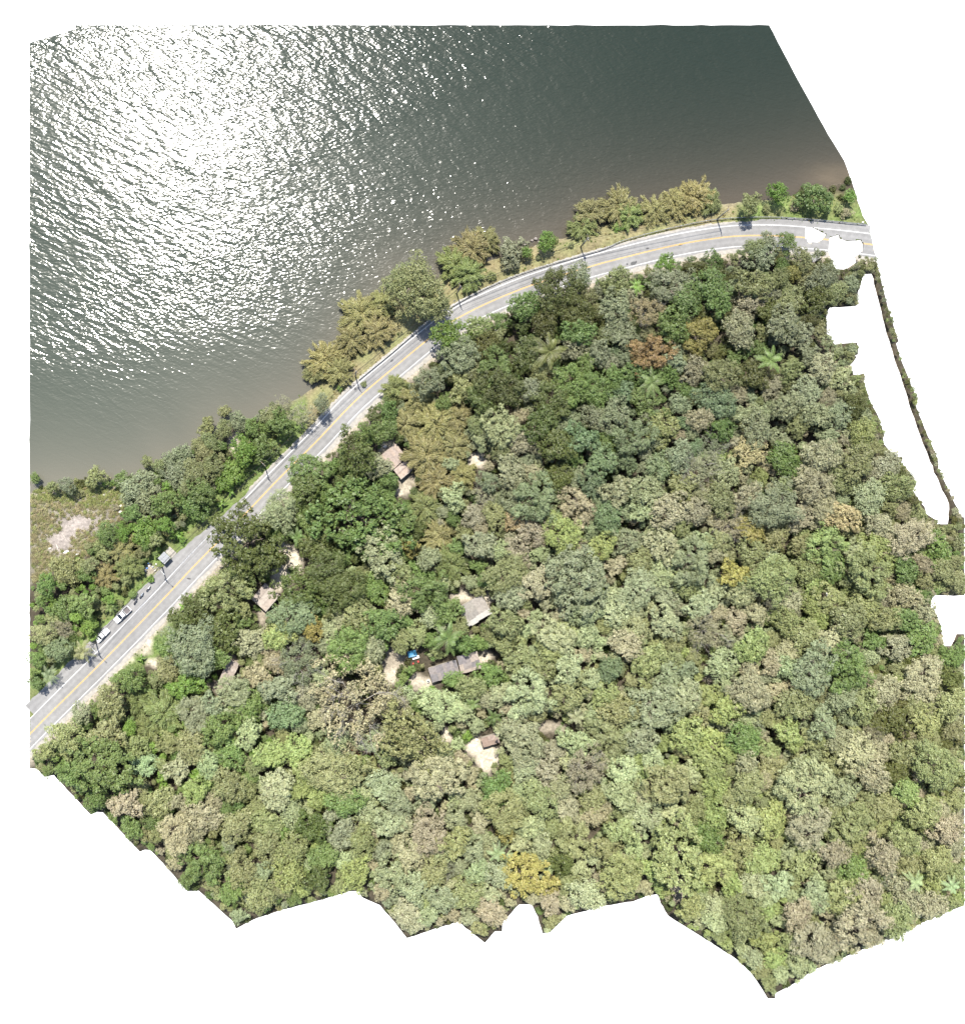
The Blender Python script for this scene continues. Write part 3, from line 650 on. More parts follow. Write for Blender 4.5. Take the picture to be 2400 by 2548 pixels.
# the plants one can make out in the photograph: x, y, radius (pixels), colour, crown style
TREES = """1905,604,24,grey,M 1955,600,24,green,M 1865,622,26,olive,M 1040,722,74,olive,L 1000,690,40,olive,M 1085,770,36,olive,M 1120,837,45,bright,M 1187,815,32,yellow,M 1240,802,28,green,M 1302,762,40,green,M 1380,722,60,umber,L 1432,780,52,umber,L 1437,690,35,grey,M 1455,775,26,yellow,S
1140,890,50,grey,L 1067,952,40,grey,D 1165,925,35,olive,M 1230,917,48,green,L 1430,870,35,grey,M 1432,830,40,green,M 1240,965,58,dark,L 1147,968,38,olive,M 1415,965,52,green,L 1478,970,48,green,L 1374,1000,52,dark,L 1192,992,38,dark,M 1480,1042,38,grey,M
1240,1062,50,pale,L 1293,1100,36,dry,T 1334,1062,45,dark,M 1382,1110,44,dark,M 1440,1092,45,blue,M 1532,703,40,olive,M 1650,661,28,bright,M 1673,714,55,grey,L 1703,751,42,green,M 1761,711,45,green,M 1780,754,38,green,M 1868,711,44,olive,M 1863,754,42,dry,M 1604,778,38,peach,T 1567,735,28,dry,M
1527,770,44,grey,M 1665,810,44,green,M 1735,834,46,gold,L 1620,880,52,rust,L 1831,823,44,dry,M 1580,928,38,green,M 1721,928,36,dry,T 1791,933,46,olive,L 1778,992,52,blue,L 1527,1032,40,grey,M 1735,1045,34,dry,T 1647,1066,44,olive,M 1575,1090,50,blue,L 1860,1128,42,peach,D 1791,1072,34,green,M
1970,679,22,gold,S 1965,751,38,olive,M 1940,810,42,grey,M 1890,640,40,grey,M 1985,840,36,grey,M 884,1134,58,dark,D 770,1172,52,green,L 760,1212,42,dark,M 934,1161,34,grey,M 696,1271,50,pale,L 893,1290,98,green,C 947,1372,55,pale,C 610,1352,86,dark,F 640,1400,50,dark,F
813,1420,55,dark,L 853,1466,58,dark,L 750,1470,60,dark,D 733,1525,55,blue,L 931,1466,34,green,M 776,1562,34,gold,M 1019,1361,26,gold,S 890,1527,45,olive,M 1000,1492,44,dry,M 1054,1474,55,green,L 1064,1388,30,grey,M 705,1570,38,yellow,M 560,1468,60,olive,L 560,1564,48,dark,M 481,1613,66,grey,L
532,1634,34,green,M 626,1596,42,dry,D 690,1585,36,yellow,M 645,1683,34,dry,T 417,1666,30,olive,M 470,1702,42,bright,M 580,1728,48,grey,L 612,1755,48,green,M 528,1752,34,grey,D 885,1752,105,dry,T 1020,1832,74,olive,D 829,1921,68,olive,L 674,1874,40,yellow,M 617,1827,38,pale,M 542,1813,44,green,M
519,1900,33,mint,D 362,1903,32,mint,D 956,1954,44,grey,M 688,1959,48,pale,M 711,1775,44,blue,M 866,1611,55,green,L 1090,1752,50,mint,L 1382,1592,50,olive,L 1307,1724,58,pale,L 1298,1841,60,grey,L 1302,1907,34,pale,M 1232,1964,42,green,M 1091,1926,64,dry,L 1340,1987,44,olive,M 1166,1987,34,pale,M
1255,2015,54,olive,L 1410,1729,44,olive,M 1555,1602,40,dry,M 1452,1583,34,pale,M 1611,1644,44,olive,M 1672,1639,30,olive,M 1513,1663,34,blue,M 1795,1649,44,pale,M 1503,1724,38,olive,M 1625,1761,64,grey,L 1705,1733,40,pale,M 1860,1719,50,dry,L 1767,1841,38,yellow,M 1846,1837,44,green,M
1771,1912,32,yellow,M 1649,1950,58,olive,L 1452,1912,50,dry,T 1503,1837,54,olive,L 1439,1450,84,grey,L 1327,1239,58,blue,L 1434,1260,50,dry,M 1273,1295,30,peach,D 1180,1284,32,dry,T 1228,1281,30,olive,M 1284,1372,38,dry,M 1188,1356,40,grey,M 1255,1428,50,olive,L 1271,1484,40,grey,M 1386,1188,38,dark,M
1394,1327,50,yellow,L 1492,1362,34,yellow,M 1562,1346,38,grey,D 1372,1578,48,pale,L 1250,1548,42,olive,M 1452,1520,40,grey,M 1575,1564,34,pale,M 1583,1466,50,pale,L 1527,1407,30,dry,M 1495,1148,40,blue,M 1918,1260,58,grey,L 2014,1207,50,dry,L 1947,1145,44,green,M 1635,1164,40,blue,M
1693,1210,42,olive,M 1787,1247,40,olive,M 1659,1271,48,dry,M 1862,1319,34,gold,M 1715,1399,54,grey,L 1819,1428,38,gold,M 1915,1439,58,olive,L 2048,1356,50,yellow,L 2064,1410,38,green,M 1707,1455,40,olive,M 1840,1479,34,pale,M 1653,1551,40,pale,M 2200,1166,40,dry,M 2220,1214,44,olive,M
2154,1238,44,pale,M 2097,1289,42,peach,M 2087,1198,36,olive,M 2282,1283,36,olive,M 2255,1337,50,dry,L 2178,1372,50,yellow,L 2154,1425,58,olive,L 2327,1372,44,green,M 2290,1524,36,dry,M 2230,1609,40,dry,M 2017,1661,58,grey,L 2100,1660,58,green,L 2290,1690,54,dry,L 2125,1868,44,dry,M 2163,1924,44,dry,M
1994,1948,68,pale,L 1956,1821,40,yellow,M 2323,1905,58,olive,L 2248,1967,34,yellow,M 2111,2051,54,olive,L 2008,2051,54,dry,L 1309,2175,57,gold,C 970,2175,44,grey,M 1065,2063,54,dry,L 1257,2063,30,gold,M 1093,2227,38,grey,M 1370,2200,24,gold,S 882,2172,40,yellow,D 1220,2265,38,dry,M 1395,2140,35,dark,M
1682,2127,68,olive,C 1771,2160,50,yellow,L 1428,2090,50,olive,L 1508,2108,34,olive,M 1757,2085,40,green,M 1541,2180,56,olive,L 1846,2282,54,olive,L 2135,2300,80,dry,L 2020,2340,52,dry,L 2250,2230,44,dry,M 2190,2125,40,dry,M 2116,2160,40,green,M 1994,2145,44,olive,M 1920,2380,25,yellow,M
408,1930,17,bright,S 445,1909,40,dry,M 264,1903,70,green,C 397,1997,42,olive,M 317,1997,42,dry,M 440,2074,46,dry,L 488,1965,34,yellow,M 170,1831,44,olive,M 112,1870,28,olive,M 485,1778,44,grey,L 205,1770,28,grey,M 269,1826,48,olive,M 776,2053,44,dark,M 729,2110,42,olive,M 649,2225,42,olive,M
579,2213,34,green,M 503,2143,56,green,L 663,2044,38,olive,M 790,2185,36,dark,M 842,2063,50,grey,L 1930,482,28,bright,M 2030,495,44,green,M 2112,490,22,bright,S 1864,508,28,olive,M 1275,627,42,grey,M 1309,629,17,bright,S 1358,604,27,bright,M 594,1051,28,grey,M 558,1070,25,olive,S 515,1064,25,olive,S
558,1023,17,olive,S 492,1107,20,olive,S 528,1102,25,olive,S 511,1128,28,olive,M 443,1145,40,grey,M 432,1180,40,grey,M 490,1177,32,olive,M 530,1162,30,olive,M 605,1120,35,bright,M 652,1118,40,green,M 699,1053,34,green,M 678,1034,28,olive,M 571,1181,40,bright,M 502,1224,35,green,M 481,1256,44,green,M
334,1222,44,grey,M 362,1240,38,grey,M 240,1187,28,olive,M 133,1212,17,olive,S 88,1190,16,green,S 368,1148,17,olive,S 414,1250,34,green,M 360,1324,38,bright,M 267,1330,30,green,M 160,1517,38,green,M 208,1503,34,green,M 112,1578,30,olive,M 150,1615,32,blue,M 96,1640,24,green,M 92,1700,22,green,M 222,1551,25,bright,M
1150,1600,30,green,M 800,1005,22,grey,M 1290,1640,44,olive,M 1170,1710,34,olive,M 1130,1690,26,green,M 996,1594,28,olive,M 1350,1660,40,olive,M""".split()
BAMBOOS = """905,790,56,bamboo 945,835,46,bamboo 880,855,46,bamboo 958,765,38,bamboo 815,905,50,bamboo 850,935,38,bamboo 790,935,34,bamboo 1180,628,52,bamboo 1140,668,50,bambgreen 1172,690,44,bambgreen 1215,608,40,bamboo
1475,540,46,bamboo 1456,574,38,bambgreen 1546,522,50,bamboo 1572,545,44,bambgreen 1638,533,42,bamboo 1685,519,46,bamboo 1738,502,52,bamboo 1772,514,38,bambgreen 1040,990,48,bamboo 1085,1050,58,bamboo 1010,1055,46,bamboo 1062,1130,60,bamboo 1135,1040,48,bamboo 1132,1110,46,bamboo
1085,1195,50,bamboo 1058,1262,50,bambgreen 1092,1335,46,bamboo 1122,1405,50,bambgreen 1150,1185,40,bamboo 984,965,40,bambgreen 307,1367,42,bamboo 322,1405,40,bambgreen 262,1432,36,bamboo 410,1770,60,bambgreen 345,1745,40,bambgreen 370,1810,44,bambgreen""".split()
PALMS = "1366,874,46,umber 1620,952,36,green 1916,896,36,green 1114,1588,40,green 1175,1752,22,green 1227,1785,22,green 1238,2124,26,mint 2078,2088,18,mint 2275,2195,26,mint 2366,2205,24,mint 740,1337,24,green 275,1512,18,green 594,1553,18,green 1583,712,20,bright 1435,1785,24,pale 206,1621,30,olive 122,1680,26,blue 1318,785,20,green".split()
BANANAS = "615,1150,15 590,1195,15 575,1222,14 548,1255,15 443,1330,14 462,1545,17 440,1580,14 350,1640,12 320,1700,18 380,1690,14 470,1490,13 455,1510,12".split()
BARES = "742,1645,56 1757,1570,48 1733,1167,48 1808,1310,42 752,1030,30 1199,1231,26 1775,1104,34 157,1565,26 707,1012,26 1920,1490,30 2160,1830,30 2215,2190,26 1560,2160,20 1120,2160,24".split()
SHRUBS = "700,1395,11,olive 728,1420,12,green 716,1448,9,olive 1012,1676,14,bright 1074,1712,9,bright 1182,1622,10,bright 1165,1830,16,bright 1140,1815,12,green 1185,1800,10,green 1230,1905,9,olive 1000,1700,10,olive 405,1625,11,green 352,1668,10,green 336,1690,9,blue 430,1600,16,green 420,1625,12,green 640,1512,10,green 1340,640,8,olive 1222,686,14,bambgreen 846,966,9,bright 905,955,8,olive 720,1078,12,green 640,1146,12,dark 596,1256,8,green 455,1345,10,bright 375,1440,10,bright 392,1330,12,blue 330,1480,12,green 300,1500,10,olive 233,1585,14,bright 197,1632,12,olive 1905,520,12,olive 1975,515,12,dry 2085,520,14,yellow 2105,530,14,dry 1540,566,12,bright 1380,600,12,bambgreen 1420,610,8,olive 190,1196,8,olive 200,1230,12,olive 270,1195,9,dry 288,1262,10,dry 345,1288,14,dry 150,1400,12,olive 190,1420,14,olive 220,1360,12,olive 140,1440,14,olive 100,1480,16,olive 200,1400,16,olive 240,1370,14,green".split()

def rows(lst):
    out = []
    for q in lst:
        a = q.split(','); out.append((float(a[0]), float(a[1]), float(a[2]), *a[3:]))
    return out

RINGS = [OUTLINE] + HOLES
def edge_dist(p):
    d = np.full(len(p), 1e9)
    for r in RINGS: d = np.minimum(d, seg_dist(p, r, True)[0])
    ok = in_poly(p, OUTLINE)
    for h in HOLES: ok &= ~in_poly(p, h)
    return np.where(ok, d, -d)

# things that keep trees away: x, y, radius (pixels)
CLEAR = [(x, y, (rx + ry) * .42) for x, y, rx, ry, c in PATCH if c is not C_RED] + [(1180,1519,36),(1130,1660,34),(1085,1675,28),(1170,1645,28),(1219,1843,24),(660,1486,38),(569,1672,26),(572,1650,22),(978,1137,36),(1005,1172,26),(412,1388,22),(432,1374,14),(1035,1630,22)]
# which colours grow where: anchor x, y and weights
ZONES = [(1300,850,'green dark umber green olive'),(1150,950,'grey olive dark green'),(1600,750,'grey green olive umber'),(1850,800,'olive umber grey green'),(2050,700,'umber olive grey'),(2000,1000,'grey olive pale dry'),(1500,1000,'green blue grey'),
 (900,1250,'green green dark'),(650,1500,'dark green olive'),(800,1700,'grey pale dry green'),(1000,1550,'green pale olive'),(1250,1150,'pale dry olive grey'),(1450,1250,'pale grey dry blue'),(1700,1350,'pale dry grey olive pale'),(1950,1350,'olive dry pale yellow'),
 (2250,1250,'olive dry umber'),(2300,1500,'olive dry green'),(1450,1650,'pale olive pale dry'),(1700,1750,'pale olive yellow grey'),(2000,1750,'pale olive grey dry'),(2300,1800,'olive dry olive umber'),(1300,1950,'olive pale dry pale'),(1000,2050,'pale olive dry grey'),
 (700,2000,'pale olive green yellow'),(450,1850,'green olive bright'),(250,1950,'green green olive'),(200,1750,'olive green'),(450,2050,'olive dry green'),(600,2200,'olive green grey'),(1500,2100,'olive pale dry pale'),(1800,2200,'olive yellow pale'),(2100,2200,'dry olive pale'),(2300,2100,'olive dry yellow'),
 (450,1200,'green bright grey olive'),(200,1500,'olive green bright'),(1900,500,'green olive'),(2270,1000,'olive yellow umber')]
ZP = np.array([(z[0], z[1]) for z in ZONES])
def zone_colour(x, y):
    d = np.hypot(ZP[:, 0] - x, ZP[:, 1] - y) + NP.uniform(0, 120, len(ZP)); return rnd.choice(ZONES[int(d.argmin())][2].split())

trees = [[x, y, r, c, s] for x, y, r, c, s in rows(TREES)]
taken = np.array([[t[0], t[1], t[2]] for t in trees] + [list(q[:3]) for q in rows(BAMBOOS)] + [[q[0], q[1], q[2] * .8] for q in rows(PALMS)] + [[q[0], q[1], q[2] * .8] for q in rows(BARES)])
clr = np.array(CLEAR)
def fill(r0, r1, tries, gap, x0=80, ek=.8):
    """more trees where the photograph shows closed forest"""
    global taken
    c = np.c_[NP.uniform(x0, 2398, tries), NP.uniform(430, 2490, tries)]
    ed = edge_dist(c); xy = unp(c, 6.0); dr, side = seg_dist(xy, ROAD[::3]); sr = dr * side
    ds_, _ = seg_dist(xy, SHORE); land = in_poly(xy, LAND_POLY); gp0 = in_poly(c, GRASS_POLY) | in_poly(c, MARSH_POLY)
    for i in range(tries):
        x, y = c[i]; r = rnd.uniform(r0, r1)
        if ed[i] < r * ek or not land[i]: continue
        if sr[i] > 0 and sr[i] < 4.6 + r / PXM * .8: continue
        if sr[i] < 0 and (x > 700 or -sr[i] < 8.6 + r / PXM * .8 or ds_[i] < r / PXM * .5): continue
        if y < 606 and x > 1900: continue
        if gp0[i]: continue
        if np.any(np.hypot(clr[:, 0] - x, clr[:, 1] - y) < clr[:, 2] + r * .75): continue
        if np.any(np.hypot(taken[:, 0] - x, taken[:, 1] - y) < (taken[:, 2] + r) * gap): continue
        trees.append([x, y, r, zone_colour(x, y), 'M' if r > 20 else 'S']); taken = np.vstack([taken, [x, y, r]])
fill(36, 46, 2500, .70); fill(26, 36, 4500, .66); fill(17, 25, 9000, .64); fill(9, 15, 12000, .62); fill(6, 9, 12000, .62, 80, .75); fill(9, 13, 9000, .55, 2100, .62); fill(4, 7, 14000, .6, 2060, .7)

# ------------------------------------------------------------------ individual plants
LAND = [('bus shelter',410,1388),('white pickups',280,1555),('long grey-roofed house',1130,1660),('big grey-roofed hut',1180,1519),('small brown-roofed hut',1219,1843),('concrete-roofed house',660,1486),
 ('narrow tan-roofed house',569,1672),('house beside the bamboo',978,1137),('rusty brown tree',1620,880),('golden yellow crown',1735,834),('big golden dome tree',1309,2175),('peach-coloured tree',1860,1128),
 ('dark green dome tree',884,1134),('tree shadow on the road',1062,826),('large leafless grey tree',1757,1570),('big dry tan tree',885,1752),('olive dome tree',1020,1832),('pair of pale mint domes',440,1900),
 ('white notch in the right edge',2360,1550),('long white gap at right',2200,1000),('bottom right tip',1915,2440),('lake shore bend',760,985),('marsh clearing',190,1310),('bottom left corner',90,1890),('bright notch in the lower edge',1310,2260),
 ('lower left sawtooth edge',400,2130),('right border middle',2390,1950),('road end at right',2120,600),('giant grey-green crown',1439,1450),('small palm in the forest',1620,952),('big spreading palm',1366,874),('lower edge middle',890,2230),('forest heart',1900,1700)]
ORD = ['nearest','second','third','fourth','fifth','sixth','seventh','eighth','ninth','tenth','eleventh','twelfth','thirteenth','fourteenth','fifteenth','sixteenth','seventeenth','eighteenth']
def direction(dx, dy):
    a = math.degrees(math.atan2(-dy, dx)) % 360
    return ['right of','up-right from','above','up-left from','left of','down-left from','below','down-right from'][int((a + 22.5) // 45) % 8]
_count = {}
def make_labels(items, noun, size=True):
    """items: (x, y, r, colour word) -> one label each, ordered by distance from a landmark"""
    info = []
    for k, (x, y, r, cw_) in enumerate(items):
        d = sorted((math.hypot(x - lx, y - ly), ln, lx, ly) for ln, lx, ly in LAND if math.hypot(x - lx, y - ly) > 12)[0]
        sz = '' if not size else ('huge ' if r > 64 else 'large ' if r > 44 else 'mid-sized ' if r > 27 else 'small ')
        info.append((d[0], k, sz + cw_ + ' ' + noun, direction(x - d[2], y - d[3]) + ' the ' + d[1]))
    out = [None] * len(items); cnt = {}
    for dd, k, what, where in sorted(info):
        key = (what, where); cnt[key] = cnt.get(key, 0) + 1; n = cnt[key]
        out[k] = (what + ' ' + where) if n == 1 else '%s %s, %s one there' % (what, where, ORD[min(n - 1, 17)])
    return out

GX, GY = np.arange(-140, 142, 2.0), np.arange(-145, 102, 2.0)
_g = np.stack(np.meshgrid(GX, GY), -1); GZ = ground_z(_g.reshape(-1, 2)).reshape(_g.shape[:2])
def gz_grid(q):
    fx = min(max((q[0] + 140) / 2, 0), len(GX) - 1.001); fy = min(max((q[1] + 145) / 2, 0), len(GY) - 1.001)
    i, j = int(fx), int(fy); a, b_ = fx - i, fy - j
    return float((GZ[j, i] * (1 - a) + GZ[j, i + 1] * a) * (1 - b_) + (GZ[j + 1, i] * (1 - a) + GZ[j + 1, i + 1] * a) * b_)
def grown(x, y, r, hk, above_k=.0):
    """radius and height in metres and ground position of a plant whose crown shows at pixel (x, y)"""
    R = r / PXM * (1 - 8 / CAMH); Ht = hk(R)
    q = unp([(x, y)], 6.0)[0]
    for _ in range(2):
        z = gz_grid(q); q = unp([(x, y)], z + Ht * .68)[0]
    return R, Ht, q, gz_grid(q)

ed_all = edge_dist(np.array([[t[0], t[1]] for t in trees]))
for t, e in zip(trees, ed_all):
    if e < t[2] * .95: t[2] = max(6.0, e / .95 if e > 0 else 6.0)
order = sorted(range(len(trees)), key=lambda i: -trees[i][2])
SOLO, REST = order[:300], order[300:]
def tree_height(R): return 2.2 + 1.55 * R + .12 * R * R * 0 
def painted_hill_light(y): return .80 + .34 * min(1.0, max(0.0, (y - 800) / 800.0))      # light painted into the foliage tint: dimmer near the lake, brighter inland
def tinted(c, amt=.15, k=1.0):
    b = 1 + rnd.uniform(-amt, amt)
    return [max(.005, v * b * k * (1 + rnd.uniform(-.05, .05))) for v in TINT[c]]
lab = make_labels([(trees[i][0], trees[i][1], trees[i][2], WORD[trees[i][3]]) for i in SOLO], 'tree')
tree_rank = {}
def lakeside(x, y):
    d_, s_ = seg_dist(unp([(x, y)], 3.0), ROAD[::6]); return s_[0] < 0
for i, lb in zip(SOLO, lab):
    x, y, r, c, s = trees[i]
    lake = lakeside(x, y)
    R, Ht, p, gz_ = grown(x, y, r, lambda R: (2.0 + 1.45 * R if r > 60 else 1.2 + 1.0 * R) if lake else min(14.5, 2.6 + 1.35 * R + rnd.uniform(-1.2, 2.6)))
    t = tag(empty('broadleaf_tree', (p[0], p[1], gz_ - .05), 0), lb, 'tree', 'broadleaf trees of the forest')
    if s in 'SM' and R > 5.2: s = 'L'
    zr = rnd.uniform(0, 6.28); sx_ = rnd.uniform(.93, 1.1); v = {'C': .85, 'D': 1.05}.get(s, 1) * rnd.uniform(.85, 1.12)
    me = rnd.choice(CROWN[s])
    cr = new_obj('crown', me, t); cr.scale = (R * sx_, R / sx_, R * v); cr.rotation_euler[2] = zr; cr.location = (0, 0, Ht - R * .52 * v)
    cr['tint'] = tinted(c, k=painted_hill_light(y))
    tk = new_obj('trunk', rnd.choice(BARE if s == 'T' else TRUNK), t); tk.scale = (R * (1.35 if s == 'T' else 1), R * (1.35 if s == 'T' else 1), Ht * (1.05 if s == 'T' else .98)); tk.rotation_euler[2] = rnd.uniform(0, 6.28)

def scatter(name, points, protos, label, kind='stuff'):
    """one object that stands for a mass of plants: points (x, y, z, rotation, sx, sy, sz, proto, tint)"""
    P = np.array([q[:3] for q in points], np.float32)
    me = bpy.data.meshes.new(name); me.from_pydata([tuple(map(float, q)) for q in P], [], [])
    def attr(an, typ, data):
        a = me.attributes.new(an, typ, 'POINT'); a.data.foreach_set({'FLOAT': 'value', 'INT': 'value', 'FLOAT_VECTOR': 'vector', 'FLOAT_COLOR': 'color'}[typ], np.asarray(data).ravel())
    attr('turn', 'FLOAT_VECTOR', np.array([(q[9] if len(q) > 9 else 0, 0, q[3]) for q in points], np.float32)); attr('size', 'FLOAT_VECTOR', np.array([q[4:7] for q in points], np.float32))
    attr('which', 'INT', np.array([q[7] for q in points], np.int32)); attr('tint', 'FLOAT_COLOR', np.array([(*q[8], 1) for q in points], np.float32))
    pc = bpy.data.collections.new(name + '_kinds')
    for k, m in enumerate(protos):
        pc.objects.link(bpy.data.objects.new('%s_kind_%02d' % (name, k), m))
    ng = bpy.data.node_groups.new(name, 'GeometryNodeTree')
    ng.interface.new_socket('Geometry', in_out='INPUT', socket_type='NodeSocketGeometry'); ng.interface.new_socket('Geometry', in_out='OUTPUT', socket_type='NodeSocketGeometry')
    N = ng.nodes; L = ng.links
    gi = N.new('NodeGroupInput'); go = N.new('NodeGroupOutput'); mp = N.new('GeometryNodeMeshToPoints'); ins = N.new('GeometryNodeInstanceOnPoints'); ci = N.new('GeometryNodeCollectionInfo')
    ci.inputs['Collection'].default_value = pc; ci.inputs['Separate Children'].default_value = True; ci.inputs['Reset Children'].default_value = True
    ins.inputs['Pick Instance'].default_value = True
    def named(an, typ):
        a = N.new('GeometryNodeInputNamedAttribute'); a.data_type = typ; a.inputs['Name'].default_value = an; return a.outputs['Attribute']
    L.new(gi.outputs[0], mp.inputs[0]); L.new(mp.outputs[0], ins.inputs['Points']); L.new(ci.outputs[0], ins.inputs['Instance'])
    L.new(named('which', 'INT'), ins.inputs['Instance Index']); L.new(named('size', 'FLOAT_VECTOR'), ins.inputs['Scale'])
    e2r = N.new('FunctionNodeEulerToRotation'); L.new(named('turn', 'FLOAT_VECTOR'), e2r.inputs[0]); L.new(e2r.outputs[0], ins.inputs['Rotation'])
    L.new(ins.outputs[0], go.inputs[0])
    o = new_obj(name, me); md = o.modifiers.new('scatter', 'NODES'); md.node_group = ng
    return tag(o, label, None, None, kind)

pts = []
MS = CROWN['S'] + CROWN['M']
for i in REST:
    x, y, r, c, s = trees[i]
    R, Ht, p, gz_ = grown(x, y, r, lambda R: 1.6 + 1.7 * R + rnd.uniform(-.8, 1.6))
    pts.append((p[0], p[1], gz_ + Ht - R * .52, rnd.uniform(0, 6.28), R * rnd.uniform(.92, 1.1), R, R * rnd.uniform(.9, 1.3), rnd.randrange(5) + (5 if r > 19 else 0), tinted(c, k=painted_hill_light(y))))
scatter('woodland_canopy', pts, MS, 'smaller trees filling the closed forest between the big crowns')['category'] = 'woodland'

# low growth on the forest floor
pts = []
c = np.c_[NP.uniform(76, 2398, 9000), NP.uniform(430, 2490, 9000)]
ed = edge_dist(c); xy, zz = place(c); dr, side = seg_dist(xy, ROAD[::3]); sr = dr * side; dsh, _ = seg_dist(xy, SHORE); land = in_poly(xy, LAND_POLY)
gp = in_poly(c, GRASS_POLY); mp_ = in_poly(c, MARSH_POLY)
for i in range(len(c)):
    if ed[i] < 6 or not land[i] or gp[i] or mp_[i]: continue
    if (sr[i] > 0 and sr[i] < 6.0) or (sr[i] < 0 and (-sr[i] < (8.6 if c[i, 0] < 720 else 11.0) or dsh[i] < .8)): continue
    if np.any(np.hypot(clr[:, 0] - c[i, 0], clr[:, 1] - c[i, 1]) < clr[:, 2] + 3): continue
    R = rnd.uniform(.5, 1.5)
    if ed[i] < R * PXM: R = ed[i] / PXM
    pts.append((xy[i, 0], xy[i, 1], zz[i] + R * .35, rnd.uniform(0, 6.28), R, R, R * rnd.uniform(.8, 1.5), rnd.randrange(5), tinted(rnd.choice(['dark', 'green', 'umber', 'dark']), k=.8)))
scatter('undergrowth', pts, CROWN['S'], 'low green shrubs covering the ground under the trees')['category'] = 'undergrowth'

# grass tufts: verges and the reedy marsh
def tuft_proto(name, seed, n=46, wide=.09):
    g = np.random.default_rng(seed)
    ph = g.uniform(0, 6.28, n); lean = g.uniform(.15, 1.0, n); d = unit(np.c_[np.cos(ph) * lean, np.sin(ph) * lean, np.full(n, .75)])
    L_ = g.uniform(.5, 1.0, n); C_ = np.c_[g.normal(0, .22, (n, 2)), np.zeros(n)] + d * L_[:, None] / 2
    V, F, va = quads(name, C_, np.c_[np.cos(ph), np.sin(ph), np.full(n, .8)], L_, wide, g.uniform(0, 1, n), d, 0, seed)
    return leaf_mesh(name, V, F, va)
TUFT = [tuft_proto('tuft_%d' % k, 170 + k) for k in range(3)]
TINT.update(reed=srgb(168,160,120,.62), reedgreen=srgb(154,160,100,.6), grass=srgb(120,150,66,.46), straw=srgb(180,164,112,.46))
pts, pts2 = [], []
c = np.c_[NP.uniform(76, 340, 4200), NP.uniform(1195, 1560, 4200)]
ed = edge_dist(c); xy, zz = place(c); mk = in_poly(c, MARSH_POLY); dsh, _ = seg_dist(xy, SHORE)
for i in range(len(c)):
    if not mk[i] or ed[i] < 5: continue
    x, y = c[i]; bare = math.exp(-(((x - 205) / 62) ** 2 + ((y - 1300) / 27) ** 2)) + math.exp(-(((x - 150) / 36) ** 2 + ((y - 1352) / 34) ** 2))
    if rnd.random() < bare * 1.15: continue
    s = rnd.uniform(.5, 1.1); col = 'reedgreen' if rnd.random() < (.85 if y < 1235 + .1 * x else .2) else 'reed'
    pts.append((xy[i, 0], xy[i, 1], max(zz[i], 0) - .03, rnd.uniform(0, 6.28), s, s, s * rnd.uniform(.6, 1.1), rnd.randrange(3), tinted(col)))
tag(scatter('marsh_reeds', pts, TUFT, 'brown and yellowish reeds covering the marsh by the lake'), None, 'reeds')
c = np.c_[NP.uniform(76, 2170, 16000), NP.uniform(430, 1900, 16000)]
ed = edge_dist(c); xy, zz = place(c); dr, side = seg_dist(xy, ROAD[::3]); sr = dr * side; gp = in_poly(c, GRASS_POLY)
for i in range(len(c)):
    x, y = c[i]
    north = sr[i] < 0 and (6.6 if x < 620 else 4.2) < -sr[i] < 12.5
    south = (0 < sr[i] and 4.4 < sr[i] < 7.5 and rnd.random() < .35) or (gp[i] and sr[i] > 5.0)
    if not (north or south) or ed[i] < 4 or in_poly([c[i]], MARSH_POLY)[0] or np.hypot(x - 372, y - 1418) < 22 or np.hypot(x - 418, y - 1383) < 24 or np.hypot(x - 368, y - 1620) < 13: continue
    s = rnd.uniform(.22, .5); col = 'grass' if (gp[i] or rnd.random() < (.75 if x < 760 or x > 1830 else .22)) else 'straw'
    pts2.append((xy[i, 0], xy[i, 1], zz[i] - .02, rnd.uniform(0, 6.28), s, s, s * .8, rnd.randrange(3), tinted(col)))
tag(scatter('verge_grass', pts2, TUFT, 'short dry and green grass along the road verges'), None, 'grass')

its = rows(BAMBOOS)
for (x, y, r, c), lb in zip(its, make_labels([(q[0], q[1], q[2], 'feathery ' + WORD[q[3]]) for q in its], 'bamboo clump')):
    x, y = (x - 7, y - 11) if lakeside(x, y) and x > 700 else (x, y)
    R, Ht, p, gz_ = grown(x, y, r, lambda R: 1.4 + .9 * R)
    t = tag(empty('bamboo_clump', (p[0], p[1], gz_ - .1), rnd.uniform(0, 6.28)), lb, 'bamboo', 'bamboo clumps')
    lv, cm = rnd.choice(BAMBOO); tn = tinted(c)
    for nm, m_ in (('foliage', lv), ('culms', cm)):
        o = new_obj(nm, m_, t); o.scale = (R * .86, R * .86, Ht); o['tint'] = tn
its = rows(PALMS)
M_PALMT = mat('palm_trunk', (.22, .17, .12), .9, .1, (4, .3))
mb = MB(); mb.tube([(0, 0, 0), (.3, .1, .4), (.1, .05, .8), (0, 0, 1)], [.20, .15, .13, .12], 8); PALM_TRUNK = mb.mesh('palm_trunk', [M_PALMT], True)
for (x, y, r, c), lb in zip(its, make_labels([(q[0], q[1], q[2], WORD[q[3]]) for q in its], 'palm with radiating fronds', False)):
    R = r / PXM; Ht = 1.2 + 1.1 * R if lakeside(x, y) else min(11, 2.2 + 2.0 * R); xy, z = place([(x, y)], Ht)
    t = tag(empty('palm_tree', (xy[0][0], xy[0][1], z[0] - .1), rnd.uniform(0, 6.28)), lb, 'palm', 'palm trees')
    o = new_obj('trunk', PALM_TRUNK, t); o.scale = (1, 1, Ht)
    o = new_obj('fronds', rnd.choice(PALM), t); o.scale = (R * 1.08, R * 1.08, R); o.location = (0, 0, Ht); o['tint'] = tinted(c)
its = rows(BANANAS)
